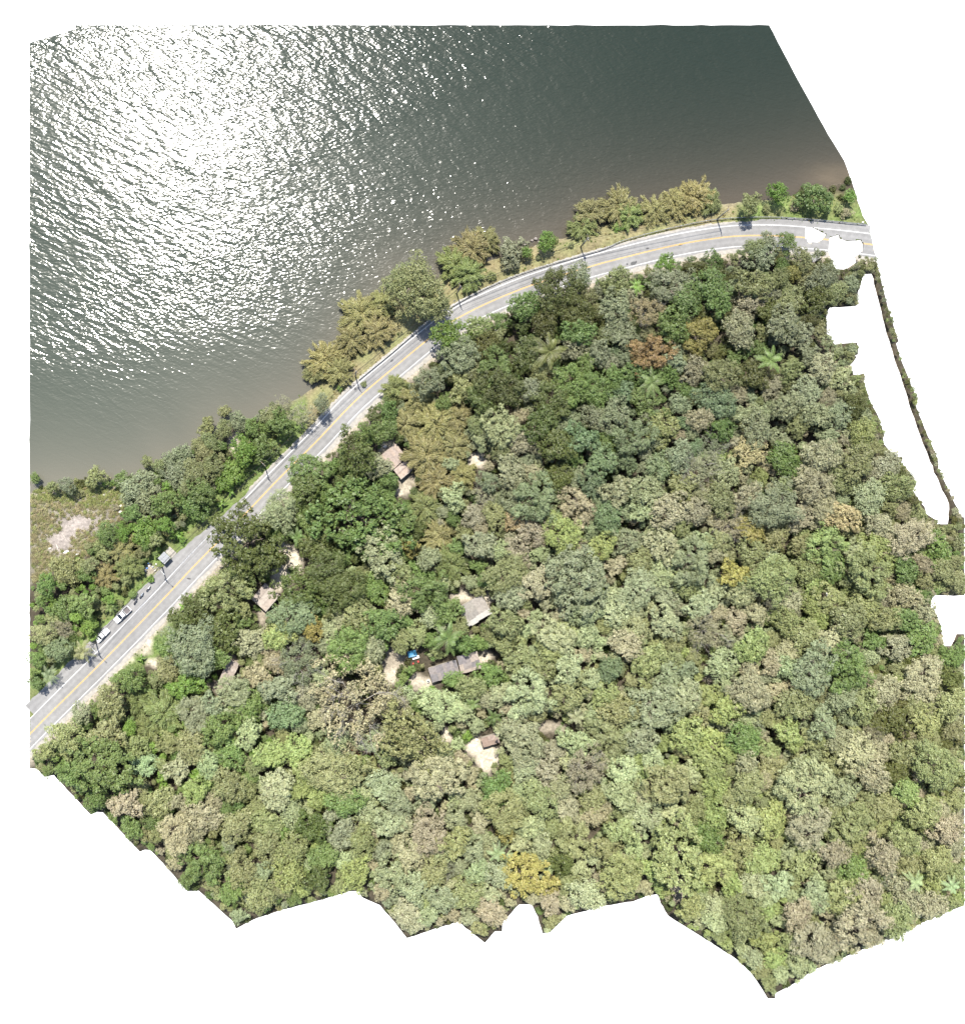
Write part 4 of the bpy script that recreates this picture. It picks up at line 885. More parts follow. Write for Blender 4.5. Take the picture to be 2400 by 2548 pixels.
mb = MB(); mb.tube([(0, 0, 0), (.03, 0, .5), (0, 0, 1)], [.14, .12, .09], 8); BAN_STEM = mb.mesh('banana_stem', [mat('banana_stem', (.16, .17, .07), .7, .2, (5, .3))], True)
for (x, y, r), lb in zip(its, make_labels([(q[0], q[1], q[2], 'broad-leaved green') for q in its], 'banana plant', False)):
    R = r / PXM * 1.15; Ht = 1.6; xy, z = place([(x, y)], Ht)
    t = tag(empty('banana_plant', (xy[0][0], xy[0][1], z[0] - .05), rnd.uniform(0, 6.28)), lb, 'banana plant', 'banana plants by the road')
    o = new_obj('stem', BAN_STEM, t); o.scale = (1, 1, Ht)
    o = new_obj('leaves', rnd.choice(BANANA), t); o.scale = (R, R, R); o.location = (0, 0, Ht); o['tint'] = tinted('bright')
its = rows(BARES)
for (x, y, r), lb in zip(its, make_labels([(q[0], q[1], q[2], 'leafless grey') for q in its], 'tree with bare branches')):
    R, Ht, p, gz_ = grown(x, y, r, lambda R: 2.8 + 1.5 * R)
    t = tag(empty('bare_tree', (p[0], p[1], gz_ - .1), rnd.uniform(0, 6.28)), lb, 'tree', 'leafless trees')
    o = new_obj('branches', rnd.choice(BARE), t); o.scale = (R * 1.5, R * 1.5, Ht * 1.05)
    o = new_obj('sparse_leaves', rnd.choice(CROWN['T']), t); o.scale = (R * .9, R * .9, R * .8); o.location = (0, 0, Ht - R * .6); o['tint'] = tinted('dry' if rnd.random() < .6 else 'grey')
its = rows(SHRUBS)
for (x, y, r, c), lb in zip(its, make_labels([(q[0], q[1], q[2], 'low ' + WORD[q[3]]) for q in its], 'shrub', False)):
    R = r / PXM; xy, z = place([(x, y)], R * .6)
    t = tag(empty('shrub', (xy[0][0], xy[0][1], z[0] - .03), rnd.uniform(0, 6.28)), lb, 'shrub', 'shrubs in the clearings and along the verge')
    o = new_obj('foliage', rnd.choice(CROWN['S']), t); o.scale = (R, R, R * .9); o.location = (0, 0, R * .62); o['tint'] = tinted(c)
    o = new_obj('stems', TRUNK[0], t); o.scale = (R * .9, R * .9, R * .9)

# ------------------------------------------------------------------ built things
def at(px, py, above=0.0):
    xy, z = place([(px, py)], above); return float(xy[0][0]), float(xy[0][1]), float(z[0])

M_GALV = mat('galvanised_steel', (.30, .31, .31), .45, .5, (3, .2), None, .6)
M_CONC = mat('weathered_concrete', (.24, .225, .20), .95, .15, (1.3, .25), (8, .02))
M_PALECONC = mat('pale_concrete', (.34, .315, .28), .95, .15, (1.3, .22), (8, .02))
M_DARKMETAL = mat('dark_metal', (.03, .03, .032), .5, .4)
M_WIRE = mat('black_cable', (.02, .02, .02), .6, .3)
M_WOOD = mat('weathered_timber', (.16, .12, .085), .9, .1, (4, .3))
M_GLASS = mat('tinted_glass', (.012, .016, .018), .06, .7)
M_RUBBER = mat('tyre_rubber', (.015, .015, .016), .8, .2)
M_WHITECAR = mat('white_car_paint', (.62, .63, .63), .22, .6)
M_CHROME = mat('silver_metal', (.45, .46, .47), .3, .6, None, None, .7)
M_LAMPGLASS = mat('lamp_glass', (.6, .62, .62), .1, .7)
M_REDLAMP = mat('red_lamp', (.35, .02, .015), .2, .6)
M_BLACKPL = mat('black_plastic', (.02, .02, .022), .55, .4)
M_BEDGREY = mat('bed_liner', (.10, .09, .09), .9, .2, (5, .3))
M_FOAM = mat('white_foam', (.55, .54, .50), .9, .2, (3, .12))
M_LOG = mat('sun_bleached_wood', (.36, .33, .29), .95, .1, (3, .25))
M_ROCK = mat('reddish_rock', (.24, .155, .10), .95, .1, (1.2, .35), (3, .1))
M_WALL = mat('plastered_wall', (.34, .31, .26), .9, .2, (.8, .15))

# guard rail along the lake side of the bend
GR = smooth(unp([(893,944),(910,930),(975,877),(1040,821),(1104,774),(1207,717),(1314,674),(1442,636),(1500,619),(1557,596),(1664,568),(1770,547),(1850,541),(1928,540),(2014,545),(2155,558)], ROAD_Z + .5), 260)
g0 = at(893, 944)
rail = tag(empty('guard_rail', (float(GR[0, 0]), float(GR[0, 1]), ROAD_Z - .1)), 'long grey metal guard rail following the outer edge of the curved road', 'guard rail')
def swept(path, prof, z):
    T = np.gradient(path, axis=0); T /= np.hypot(T[:, 0], T[:, 1])[:, None]; N = np.stack([T[:, 1], -T[:, 0]], 1)
    k = len(prof); V = []
    for p, n_ in zip(path, N):
        for a, h in prof: V.append((p[0] + n_[0] * a, p[1] + n_[1] * a, z + h))
    F = [(i * k + j, i * k + (j + 1) % k, (i + 1) * k + (j + 1) % k, (i + 1) * k + j) for i in range(len(path) - 1) for j in range(k)]
    return np.array(V), np.array(F)
V, F = swept(GR, [(.0, .42), (.09, .48), (.0, .56), (.09, .66), (.0, .74), (-.05, .74), (-.05, .42)], ROAD_Z - .05)
V -= np.array([GR[0, 0], GR[0, 1], ROAD_Z - .1])
new_obj('beam', np_mesh('guard_beam', V, F), rail, [M_GALV])
mb = MB(); mb.box((0, 0, .30), (.14, .12, .85), ch=.02); POST = mb.mesh('guard_post', [M_GALV])
T = np.gradient(GR, axis=0)
for i in range(3, 258, 6):
    a = math.atan2(T[i, 1], T[i, 0]); o = new_obj('post', POST, rail, (), (GR[i, 0] - GR[0, 0] - .1 * math.sin(a) * 1.1, GR[i, 1] - GR[0, 1] + .11 * math.cos(a), .05)); o.rotation_euler[2] = a

# power poles and their lines
POLES = [(239,1600,'concrete power pole beside the front of the smaller white pickup',1),(404,1412,'concrete power pole beside the bus shelter',1),(659,1160,'concrete power pole on the straight road above the pale round tree',0),(884,936,'concrete power pole at the left end of the guard rail',0),
 (1136,731,'concrete power pole by the big shoreline tree on the bend',0),(1444,614,'concrete power pole between the lakeside bamboo clumps',0),(1783,545,'rightmost concrete power pole on the road bend',0)]
tops = []
for px, py, lb, lamp in POLES:
    x, y, z = at(px, py); dd, sd_ = seg_dist([(x, y)], ROAD); i = int(np.argmin(np.hypot(ROAD[:, 0] - x, ROAD[:, 1] - y))); i = min(max(i, 1), len(ROAD) - 2)
    tv = ROAD[i + 1] - ROAD[i - 1]; a = math.atan2(tv[1], tv[0])
    t = tag(empty('power_pole', (x, y, z - .2), a), lb, 'power pole', 'power poles along the road')
    m = MB(); m.tube([(0, 0, 0), (0, 0, 4.5), (0, 0, 8.8)], [.20, .16, .11], 8); m.obj('pole', M_CONC, t, True)
    m = MB(); m.box((0, 0, 8.45), (.12, 1.9, .14)); m.obj('crossarm', M_WOOD, t)
    m = MB(); m.box((0, 0, 7.55), (.10, 1.1, .12)); m.obj('crossarm', M_WOOD, t)
    for s in (-.85, -.3, .85):
        m = MB(); m.tube([(0, s, 8.5), (0, s, 8.62), (0, s, 8.70)], [.05, .075, .03], 6); m.obj('insulator', M_LAMPGLASS, t)
    if lamp:
        m = MB(); m.tube([(0, 0, 7.9), (0, -1.0, 8.2), (0, -2.1, 8.25)], .04, 5); ar = m.obj('lamp_arm', M_GALV, t)
        m = MB(); m.box((0, -2.35, 8.24), (.22, .6, .12), taper=.7, ch=.05); m.obj('lamp_head', M_GALV, ar)
    if px == 1444:
        m = MB(); m.tube([(.3, 0, 6.6), (.3, 0, 7.3)], .24, 10); m.obj('transformer', M_GALV, t)
    tops.append((Vector((x, y, z)), a))
SPANS = ['left pickup to the bus shelter pole','bus shelter pole to the next pole up the road','straight road to the left end of the guard rail','guard rail end to the shoreline tree pole','shoreline tree to the bamboo pole','bamboo pole to the rightmost pole']
for k in range(len(tops) - 1):
    (A, aa), (B, ab) = tops[k], tops[k + 1]
    t = tag(empty('power_line', A), 'thin black overhead cables from the ' + SPANS[k], 'cable', 'overhead power lines')
    for s, h in ((-.85, 8.72), (-.3, 8.72), (.85, 8.72), (0, 7.4)):
        pa = A + Vector((-math.sin(aa) * s, math.cos(aa) * s, h - .2)); pb = B + Vector((-math.sin(ab) * s, math.cos(ab) * s, h - .2))
        m = MB(); m.tube([tuple(pa.lerp(pb, u) - A - Vector((0, 0, 2.2 * u * (1 - u)))) for u in np.linspace(0, 1, 14)], .022 if h > 8 else .045, 4); m.obj('wire', M_WIRE, t)

# bus shelter
sx, sy, sz = at(412, 1388); ra = math.atan2(1, 1.0) + math.radians(2)
sh = tag(empty('bus_shelter', (sx, sy, sz - .02), ra), 'small roadside bus shelter with a flat light grey sheet roof', 'shelter')
M_SHEET = mat('light_grey_sheet', (.20, .205, .21), .6, .3, (2, .15))
for k in range(4):
    m = MB(); x0 = -1.25 + k * .635; m.hexa([(x0, -1.25, 2.28), (x0 + .62, -1.25, 2.28), (x0 + .62, 1.2, 2.52), (x0, 1.2, 2.52)], [(x0, -1.25, 2.33 + .01 * (k % 2)), (x0 + .62, -1.25, 2.33 + .01 * (k % 2)), (x0 + .62, 1.2, 2.57 + .01 * (k % 2)), (x0, 1.2, 2.57 + .01 * (k % 2))]); m.obj('roof_sheet', M_SHEET, sh)
for a_ in (-1.1, 1.1):
    for b_ in (-1.1, 1.05):
        m = MB(); m.box((a_, b_, 1.18), (.1, .1, 2.36)); m.obj('post', M_GALV, sh)
m = MB(); m.box((0, 1.0, 1.1), (2.3, .08, 2.0)); m.obj('back_wall', M_CONC, sh)
m = MB(); m.box((0, .72, .45), (2.0, .38, .07)); m.box((-.8, .72, .21), (.1, .3, .42)); m.box((.8, .72, .21), (.1, .3, .42)); m.obj('bench', M_WOOD, sh)
cx, cy, cz = at(425, 1374)
m = MB(); m.box((0, 0, .04), (1.9, 2.6, .16), ch=.05); o = m.obj('concrete_slab', M_CONC); o.location = (cx, cy, cz); o.rotation_euler[2] = ra
tag(o, 'bare pale concrete slab joined to the bus shelter', 'slab')
def lump(name, x, y, z, s, m_, seed, flat=.6, parent=None, n=8):
    g = np.random.default_rng(seed); V = []; R_ = 5
    for i in range(R_ + 1):
        th = math.pi * i / R_
        for j in range(n):
            ph = 2 * math.pi * j / n; r = 1 + g.uniform(-.22, .22) if 0 < i < R_ else 1
            V.append((s[0] * r * math.sin(th) * math.cos(ph), s[1] * r * math.sin(th) * math.sin(ph), s[2] * (math.cos(th) * r) * flat + s[2] * flat * .7))
    F = [(i * n + j, (i + 1) * n + j, (i + 1) * n + (j + 1) % n, i * n + (j + 1) % n) for i in range(R_) for j in range(n)]
    o = new_obj(name, np_mesh(name, V, F), parent, [m_]); o.location = (x, y, z); return o
M_BAGS = {'white': mat('white_bag', (.5, .5, .5), .4, .5), 'blue': mat('blue_bag', (.07, .16, .35), .4, .5), 'black': mat('black_bag', (.02, .02, .022), .3, .5), 'grey': mat('grey_bag', (.25, .26, .28), .4, .5)}
for k, (px, py, c_, s_, lb) in enumerate([(372,1408,'white',.38,'white rubbish bag on the heap left of the bus shelter'),(366,1414,'blue',.35,'blue rubbish bag on the heap left of the bus shelter'),(380,1411,'grey',.36,'grey rubbish bag in the middle of the roadside heap'),(376,1404,'black',.4,'black rubbish bag at the back of the roadside heap'),(362,1420,'white',.3,'white rubbish bag at the lower left end of the roadside heap'),(369,1402,'blue',.28,'small blue rubbish bag under the bushes behind the heap'),(389,1404,'white',.3,'white rubbish bag at the right end of the roadside heap')]):
    x, y, z = at(px, py); tag(lump('rubbish_bag', x, y, z - .05, (s_, s_ * .85, s_), M_BAGS[c_], 300 + k, .7), lb, 'rubbish bag', 'rubbish bags by the shelter')
x, y, z = at(386, 1418); cr = tag(empty('crate', (x, y, z), .5), 'pale open wooden crate beside the rubbish heap', 'crate')
for (c_, d_) in (((0, 0, .03), (.7, .6, .05)), ((0, .3, .25), (.7, .04, .42)), ((0, -.3, .25), (.7, .04, .42)), ((.34, 0, .25), (.04, .56, .42)), ((-.34, 0, .25), (.04, .56, .42))):
    m = MB(); m.box(c_, d_); m.obj('board', M_LOG, cr)

# vehicles
def wheel(parent, x, y, r, w_):
    m = MB(); m.tube([(x, y - w_ / 2, r), (x, y - w_ * .4, r), (x, y + w_ * .4, r), (x, y + w_ / 2, r)], [r * .9, r, r, r * .9], 16); ty = m.obj('wheel', M_RUBBER, parent, True)
    m = MB(); s = 1 if y > 0 else -1; m.tube([(x, y + s * w_ * .48, r), (x, y + s * (w_ * .5 + .015), r)], [r * .62, r * .5], 12); m.obj('rim', M_CHROME, ty)
def pickup(px, py, L, W, bed_len, bed_mat, label, ang):
    x, y, z = at(px, py, .8); t = tag(empty('pickup_truck', (x, y, ROAD_Z + .006), ang), label, 'pickup truck', 'pickup trucks parked on the shoulder')
    h = L / 2; xb = -h + bed_len; xc0, xc1 = xb + .04, xb + (L - bed_len) * .56; hood = .98
    # body shell: sills, bonnet and bed sides in one pressed shape
    m = MB(); w2 = W / 2
    def slab(x0, x1, z0, z1, wa, wb, t0=None, t1=None):
        m.hexa([(x0, -wa, z0), (x1, -wb, z0), (x1, wb, z0), (x0, wa, z0)], [(x0, -wa * .97, t0 or z1), (x1, -wb * .97, t1 or z1), (x1, wb * .97, t1 or z1), (x0, wa * .97, t0 or z1)])
    slab(xb, xc1, .38, .98, w2, w2)
    slab(xc1, h - .35, .38, hood, w2, w2 * .96, .98, .90); slab(h - .35, h - .03, .40, .88, w2 * .96, w2 * .80, .90, .74)
    for s in (-1, 1):
        m.hexa([(-h + .06, s * (w2 - .09), .40), (xb, s * (w2 - .09), .40), (xb, s * w2, .40), (-h + .06, s * w2, .40)], [(-h + .06, s * (w2 - .09), 1.0), (xb, s * (w2 - .09), 1.0), (xb, s * (w2 - .03), 1.0), (-h + .06, s * (w2 - .03), 1.0)])
    b = m.obj('body', M_WHITECAR, t)
    m = MB(); m.box((xc1 + (h - xc1) * .5, 0, hood - .018), ((h - xc1) * .55, W * .62, .05), taper=.9); m.obj('bonnet_ridge', M_WHITECAR, b)
    m = MB(); m.box(((-h + xb) / 2, 0, .56), (bed_len - .1, W - .2, .06)); m.obj('bed_floor', bed_mat, t)
    if bed_mat is not M_BEDGREY:
        m = MB(); m.box(((-h + xb) / 2 - .1, 0, .80), (bed_len * .72, W * .70, .36), taper=.96, ch=.06); m.obj('load_cover', M_WHITECAR, t)
    m = MB(); m.box((-h + .05, 0, .70), (.07, W - .12, .60)); m.obj('tailgate', M_WHITECAR, t)
    m = MB(); m.box((xb + .02, 0, .75), (.06, W - .1, .5)); m.obj('bed_front_wall', M_WHITECAR, t)
    # cabin
    ca = xc0 + .06, xc1 - .1; ra_, rb_ = xc0 + .20, xc1 - .85 if xc1 - xc0 > 1.9 else xc1 - .55
    w3, w4 = w2 * .95, w2 * .78; zt = 1.52 if L > 5 else 1.44
    m = MB(); m.hexa([(xc0, -w3, .97), (xc1 + .12, -w3, .97), (xc1 + .12, w3, .97), (xc0, w3, .97)], [(ra_, -w4, zt - .05), (rb_, -w4, zt - .05), (rb_, w4, zt - .05), (ra_, w4, zt - .05)])
    m.hexa([(ra_ - .02, -w4 - .01, zt - .055), (rb_ + .04, -w4 - .01, zt - .055), (rb_ + .04, w4 + .01, zt - .055), (ra_ - .02, w4 + .01, zt - .055)], [(ra_ + .10, -w4 + .08, zt + .02), (rb_ - .10, -w4 + .08, zt + .02), (rb_ - .10, w4 - .08, zt + .02), (ra_ + .10, w4 - .08, zt + .02)])
    cb = m.obj('cabin', M_WHITECAR, t)
    def pane(nm, q):
        q = [Vector(v) for v in q]; nrm = (q[1] - q[0]).cross(q[3] - q[0]).normalized() * .012; c0 = sum(q, Vector()) / 4
        q = [c0 + (v - c0) * .90 for v in q]; m = MB(); m.hexa([tuple(v - nrm) for v in q], [tuple(v + nrm) for v in q]); m.obj(nm, M_GLASS, cb)
    pane('windscreen', [(xc1 + .13, -w3, 1.0), (xc1 + .13, w3, 1.0), (rb_ + .01, w4, zt - .06), (rb_ + .01, -w4, zt - .06)])
    pane('rear_window', [(xc0 - .01, w3, 1.05), (xc0 - .01, -w3, 1.05), (ra_ - .01, -w4, zt - .06), (ra_ - .01, w4, zt - .06)])
    for s in (-1, 1):
        q = [(xc0 + .08, s * (w3 + .005), 1.0), (xc1 - .0, s * (w3 + .005), 1.0), (rb_ - .04, s * (w4 + .012), zt - .07), (ra_ + .04, s * (w4 + .012), zt - .07)]
        pane('side_window', q if s > 0 else q[::-1])
        m = MB(); m.box((xc1 - .05, s * (w2 + .10), 1.05), (.14, .2, .14), taper=.8); m.obj('mirror', M_BLACKPL, t)
        m = MB(); m.box((h - .12, s * w2 * .66, .76), (.18, .32, .14), taper=.8); m.obj('headlight', M_LAMPGLASS, t)
        m = MB(); m.box((-h + .03, s * (w2 - .07), .8), (.06, .10, .28)); m.obj('tail_light', M_REDLAMP, t)
        for xx in (h - .85, -h + .95): wheel(t, xx, s * (w2 - .10), .34 if L > 5 else .30, .22)
    m = MB(); m.box((h - .02, 0, .48), (.16, W * .84, .2), taper=.9, ch=.05); m.obj('bumper', M_BLACKPL, t)
    m = MB(); m.box((-h - .04, 0, .46), (.14, W * .9, .16), ch=.04); m.obj('bumper', M_CHROME, t)
    m = MB(); m.box((h - .045, 0, .68), (.06, W * .5, .14)); m.obj('grille', M_BLACKPL, t)
    m = MB(); m.box((0, 0, .36), (L * .86, W * .72, .14)); m.obj('underbody', M_BLACKPL, t)
vang = math.atan2(-(1585 - 1530), 254 - 304.6) 
road_dir = math.atan2(-(1777 - 1634), 123 - 267)
pickup(304, 1530, 5.4, 1.86, 1.75, M_BEDGREY, 'white crew-cab pickup truck with an empty dark bed, parked on the shoulder', road_dir - .02)
pickup(254, 1581, 4.45, 1.68, 1.6, M_WHITECAR, 'smaller white pickup truck with white load in its bed, parked nearest the corner', road_dir + .03)

def motorcycle(px, py, ang, paint, label):
    x, y, z = at(px, py, .5); t = tag(empty('motorcycle', (x, y, ROAD_Z + .006), ang), label, 'motorcycle', 'motorcycles in a row on the shoulder')
    for xx in (.68, -.66):
        m = MB(); n = 14; R, r = .27, .055
        pts_ = [(xx + R * math.cos(a), 0, .32 + R * math.sin(a)) for a in np.linspace(0, 2 * math.pi, n + 1)]
        for i in range(n + 1):
            pass
        V, F = [], []
        for i in range(n):
            a = 2 * math.pi * i / n
            for j in range(6):
                b_ = 2 * math.pi * j / 6; V.append((xx + (R + r * math.cos(b_)) * math.cos(a), r * 1.1 * math.sin(b_), .32 + (R + r * math.cos(b_)) * math.sin(a)))
        F = [(i * 6 + j, i * 6 + (j + 1) % 6, ((i + 1) % n) * 6 + (j + 1) % 6, ((i + 1) % n) * 6 + j) for i in range(n) for j in range(6)]
        wl = new_obj('wheel', np_mesh('moto_tyre', V, F, None, True), t, [M_RUBBER])
        m = MB(); m.tube([(xx, -.05, .32), (xx, .05, .32)], .19, 10); m.obj('rim', M_CHROME, wl)
    m = MB(); m.tube([(.68, .09, .32), (.48, .09, .9)], .03, 5); m.tube([(.68, -.09, .32), (.48, -.09, .9)], .03, 5); m.obj('fork', M_CHROME, t)
    m = MB(); m.tube([(.46, 0, .85), (.1, 0, .5), (-.3, 0, .5), (-.66, 0, .34)], .05, 6); m.box((.02, 0, .42), (.45, .28, .3), taper=.8); m.obj('frame', M_DARKMETAL, t)
    m = MB(); m.tube([(.42, 0, .78), (.3, 0, .86), (.1, 0, .84), (-.08, 0, .74)], [.08, .16, .17, .09], 8); m.obj('fuel_tank', paint, t, True)
    m = MB(); m.tube([(-.06, 0, .76), (-.3, 0, .78), (-.62, 0, .84), (-.78, 0, .82)], [.09, .14, .13, .05], 8); m.obj('seat', M_BLACKPL, t, True)
    m = MB(); m.tube([(.38, -.36, .98), (.46, -.16, 1.0), (.46, .16, 1.0), (.38, .36, .98)], .025, 5); m.obj('handlebar', M_DARKMETAL, t)
    m = MB(); m.box((.58, 0, .84), (.18, .24, .24), taper=.8, ch=.05); m.obj('headlight_cowl', paint, t)
    m = MB(); m.tube([(.55, 0, .62), (.72, 0, .64), (.9, 0, .56)], [.07, .10, .05], 6); m.obj('mudguard', paint, t)
    m = MB(); m.tube([(.1, -.16, .28), (-.4, -.18, .3), (-.8, -.2, .42)], [.03, .04, .055], 6); m.obj('exhaust', M_CHROME, t)
    m = MB(); m.box((-.74, 0, .62), (.26, .2, .12), taper=.7); m.obj('tail_unit', paint, t)
M_MOTO = [mat('white_bike_paint', (.5, .5, .5), .3, .6), mat('silver_blue_bike_paint', (.22, .27, .33), .3, .6), mat('dark_bike_paint', (.06, .065, .08), .3, .6)]
motorcycle(369, 1465, road_dir + math.pi + .10, M_MOTO[0], 'white motorcycle at the right end of the row of three, nearest the shelter')
motorcycle(352, 1482, road_dir + math.pi + .16, M_MOTO[1], 'silver blue motorcycle in the middle of the row of three')
motorcycle(337, 1497, road_dir + math.pi + .26, M_MOTO[2], 'dark motorcycle at the left end of the row, nearest the pickup')

# houses in the forest
def hut(name, label, px, py, L, W, ang, eave, rise, style, mats_, n, low=-1, strip_mat=None, strip_w=0.0, ragged=.0, over=.35):
    x, y, z = at(px, py, eave); a = math.radians(ang); t = tag(empty(name, (x, y, z - .3), a), label, 'house')
    e = eave + .3
    zt = lambda yy: e + (rise * (yy + W / 2) / W if low < 0 else rise * (W / 2 - yy) / W)
    hw, hl = W / 2 - over, L / 2 - over
    for s in (-1, 1):
        m = MB(); yy = s * hw; m.box((0, yy, (zt(yy) - .04) / 2), (2 * hl, .15, zt(yy) - .04)); wl = m.obj('wall', M_WALL, t)
        if s == low:
            m = MB(); m.box((-hl * .35, yy + s * .085, 1.35), (.85, .05, 2.0)); d = m.obj('door', M_WOOD, wl)
            m = MB(); m.box((-hl * .35 + .3, yy + s * .13, 1.3), (.05, .05, .12)); m.obj('handle', M_CHROME, d)
            m = MB(); m.box((hl * .4, yy + s * .085, 1.7), (1.1, .05, .9)); wd = m.obj('window', M_WOOD, wl)
            m = MB(); m.box((hl * .4, yy + s * .115, 1.7), (.9, .03, .7)); m.obj('pane', M_GLASS, wd)
    for s in (-1, 1):
        m = MB(); xx = s * hl; m.hexa([(xx - .07, -hw + .08, 0), (xx + .07, -hw + .08, 0), (xx + .07, hw - .08, 0), (xx - .07, hw - .08, 0)], [(xx - .07, -hw + .08, zt(-hw) - .04), (xx + .07, -hw + .08, zt(-hw) - .04), (xx + .07, hw - .08, zt(hw) - .04), (xx - .07, hw - .08, zt(hw) - .04)]); m.obj('wall', M_WALL, t)
    if style == 'flat':
        cols = max(1, int(L / 1.5)); rws = max(1, int(W / 1.5)); pl, pw = L / cols, W / rws
        for i in range(cols):
            for j in range(rws):
                m = MB(); m.box((-L / 2 + (i + .5) * pl, -W / 2 + (j + .5) * pw, zt(-W / 2 + (j + .5) * pw) + .06 + rnd.uniform(-.008, .008)), (pl - .02, pw - .02, .14), ch=.03); m.obj('roof_panel', mats_[(i * 3 + j * 2) % len(mats_)], t)
        m = MB(); m.box((0, -W / 2 - .06, zt(-W / 2) + .10), (L + .2, .12, .3)); m.obj('parapet', M_CONC, t)
        return t
    sw = L / n
    def sheet(x0, ya, yb, dz, mt):
        m = MB(); k = 6; xs = np.linspace(x0, x0 + sw + .03, 2 * k + 1); V = []
        for yy in (ya, yb):
            for q, xx in enumerate(xs): V.append((xx, yy, zt(yy) + dz + (.035 if q % 2 else 0)))
        nq = len(xs); F = [(q, q + 1, nq + q + 1, nq + q) for q in range(nq - 1)]
        m.poly(V, F); m.poly([(v[0], v[1], v[2] - .02) for v in V], [f[::-1] for f in F]); m.obj('roof_sheet', mt, t)
    for i in range(n):
        x0 = -L / 2 + i * sw; rg = rnd.uniform(0, ragged); q = rnd.uniform(-.012, .02)
        y_low, y_high = (-W / 2 - rg, W / 2) if low < 0 else (W / 2 + rg, -W / 2)
        mt = rnd.choice(mats_)
        ym = (y_low + y_high) / 2 + rnd.uniform(-.15, .15); inner = y_low - low * strip_w if strip_mat else y_low
        sheet(x0, *sorted((y_high, ym)), .05 + q + .03 * (i % 2), mt); sheet(x0, *sorted((ym + low * -.12, inner)), .02 + q + .03 * (i % 2), rnd.choice(mats_))
        if strip_mat: sheet(x0, *sorted((inner - low * .12, y_low)), -.01 + q + .03 * (i % 2), strip_mat)
    for s in (-1, 1):
        m = MB(); yy = s * (W / 2 - .15); m.box((0, yy, zt(yy) - .06), (L, .1, .12)); m.obj('rafter', M_WOOD, t)
    return t
def roofm(nm, c, amt=.25): return mat(nm, c, .85, .2, (1.6, amt), (5, .02))
R_GREY = [roofm('grey_fibre_sheet_a', (.205, .19, .165)), roofm('grey_fibre_sheet_b', (.18, .168, .15)), roofm('grey_fibre_sheet_c', (.225, .205, .18))]
R_PALE = roofm('new_pale_sheet', (.31, .30, .275), .12)
R_MAUVE = [roofm('mauve_grey_sheet_a', (.155, .14, .14)), roofm('mauve_grey_sheet_b', (.135, .125, .125)), roofm('mauve_grey_sheet_c', (.175, .155, .145))]
R_BROWN = [roofm('brown_sheet_a', (.20, .15, .12)), roofm('brown_sheet_b', (.235, .185, .155))]
R_TAN = [roofm('tan_sheet_a', (.235, .20, .17)), roofm('tan_sheet_b', (.21, .18, .155)), roofm('tan_sheet_c', (.25, .22, .19))]
R_PINK = [roofm('pinkish_tile_a', (.27, .215, .175)), roofm('pinkish_tile_b', (.30, .25, .21)), roofm('pinkish_tile_c', (.25, .205, .175))]
hut('forest_house', 'big grey-roofed hut with a pale lower roof strip, under the bamboo', 1180, 1519, 7.4, 5.9, 30, 2.7, .9, 'sheet', R_GREY, 7, -1, R_PALE, 1.5, .35)
hut('forest_house', 'long house with a narrow mauve-grey sheet roof in the clearing', 1104, 1670, 7.8, 4.1, 17, 2.5, .6, 'sheet', R_MAUVE, 8, -1, None, 0, .2)
hut('forest_house', 'shorter grey roof continuing the long house to the right', 1166, 1648, 5.6, 4.8, 15, 2.7, .7, 'sheet', R_MAUVE[::-1] + R_TAN[:1], 5, -1, R_TAN[0], .9, .2)
hut('forest_house', 'small hut with a brown roof above the sandy slope', 1219, 1842, 4.6, 2.6, 17, 2.3, .5, 'sheet', R_BROWN, 5, -1, None, 0, .15)
hut('forest_house', 'concrete-roofed house shaded by the big dark roadside tree', 660, 1486, 5.8, 5.2, 49, 2.7, .1, 'flat', R_TAN, 4, -1)
hut('forest_house', 'narrow tan-roofed house between the grey-green tree and the bare tree', 569, 1673, 6.6, 3.1, 66, 2.6, .6, 'sheet', R_TAN, 7, -1, None, 0, .25)
hut('forest_house', 'pinkish-roofed house at the edge of the bamboo', 978, 1136, 5.4, 4.8, 40, 2.7, .7, 'sheet', R_PINK, 6, -1, None, 0, .25)
hut('forest_house', 'low lean-to roof against the pinkish-roofed house', 1003, 1168, 4.4, 3.2, 40, 2.1, .4, 'flat', R_PINK, 4, -1)

# yard things
M_TARP = mat('blue_tarpaulin', (.03, .13, .22), .5, .4, (2, .25))
x, y, z = at(1025, 1627, 2.0); tp_ = tag(empty('tarpaulin_shelter', (x, y, z), .25), 'sagging blue tarpaulin stretched on poles in the yard', 'tarpaulin')
V, F = [], []; n = 9
for i in range(n):
    for j in range(n):
        u, v = i / (n - 1) - .5, j / (n - 1) - .5; V.append((u * 2.3, v * 1.7, 2.0 + .35 * v - .35 * (1 - 4 * u * u) * (1 - 4 * v * v) + .05 * math.sin(9 * u) * math.sin(7 * v)))
F = [(i * n + j, (i + 1) * n + j, (i + 1) * n + j + 1, i * n + j + 1) for i in range(n - 1) for j in range(n - 1)]
new_obj('tarpaulin', np_mesh('tarpaulin', V, F, None, True), tp_, [M_TARP])
for a_ in (-1.12, 1.12):
    for b_ in (-.82, .82): m = MB(); m.tube([(a_, b_, 0), (a_, b_, 2.0 + .2 * b_)], .04, 6); m.obj('pole', M_WOOD, tp_)
x, y, z = at(1034, 1636, .75); tb = tag(empty('garden_table', (x, y, z), .3), 'white rectangular table beside the blue tarpaulin', 'table')
m = MB(); m.box((0, 0, .74), (1.9, .8, .05), ch=.06); m.obj('tabletop', M_FOAM, tb)
for a_ in (-.8, .8):
    for b_ in (-.3, .3): m = MB(); m.box((a_, b_, .36), (.06, .06, .72)); m.obj('leg', M_FOAM, tb)
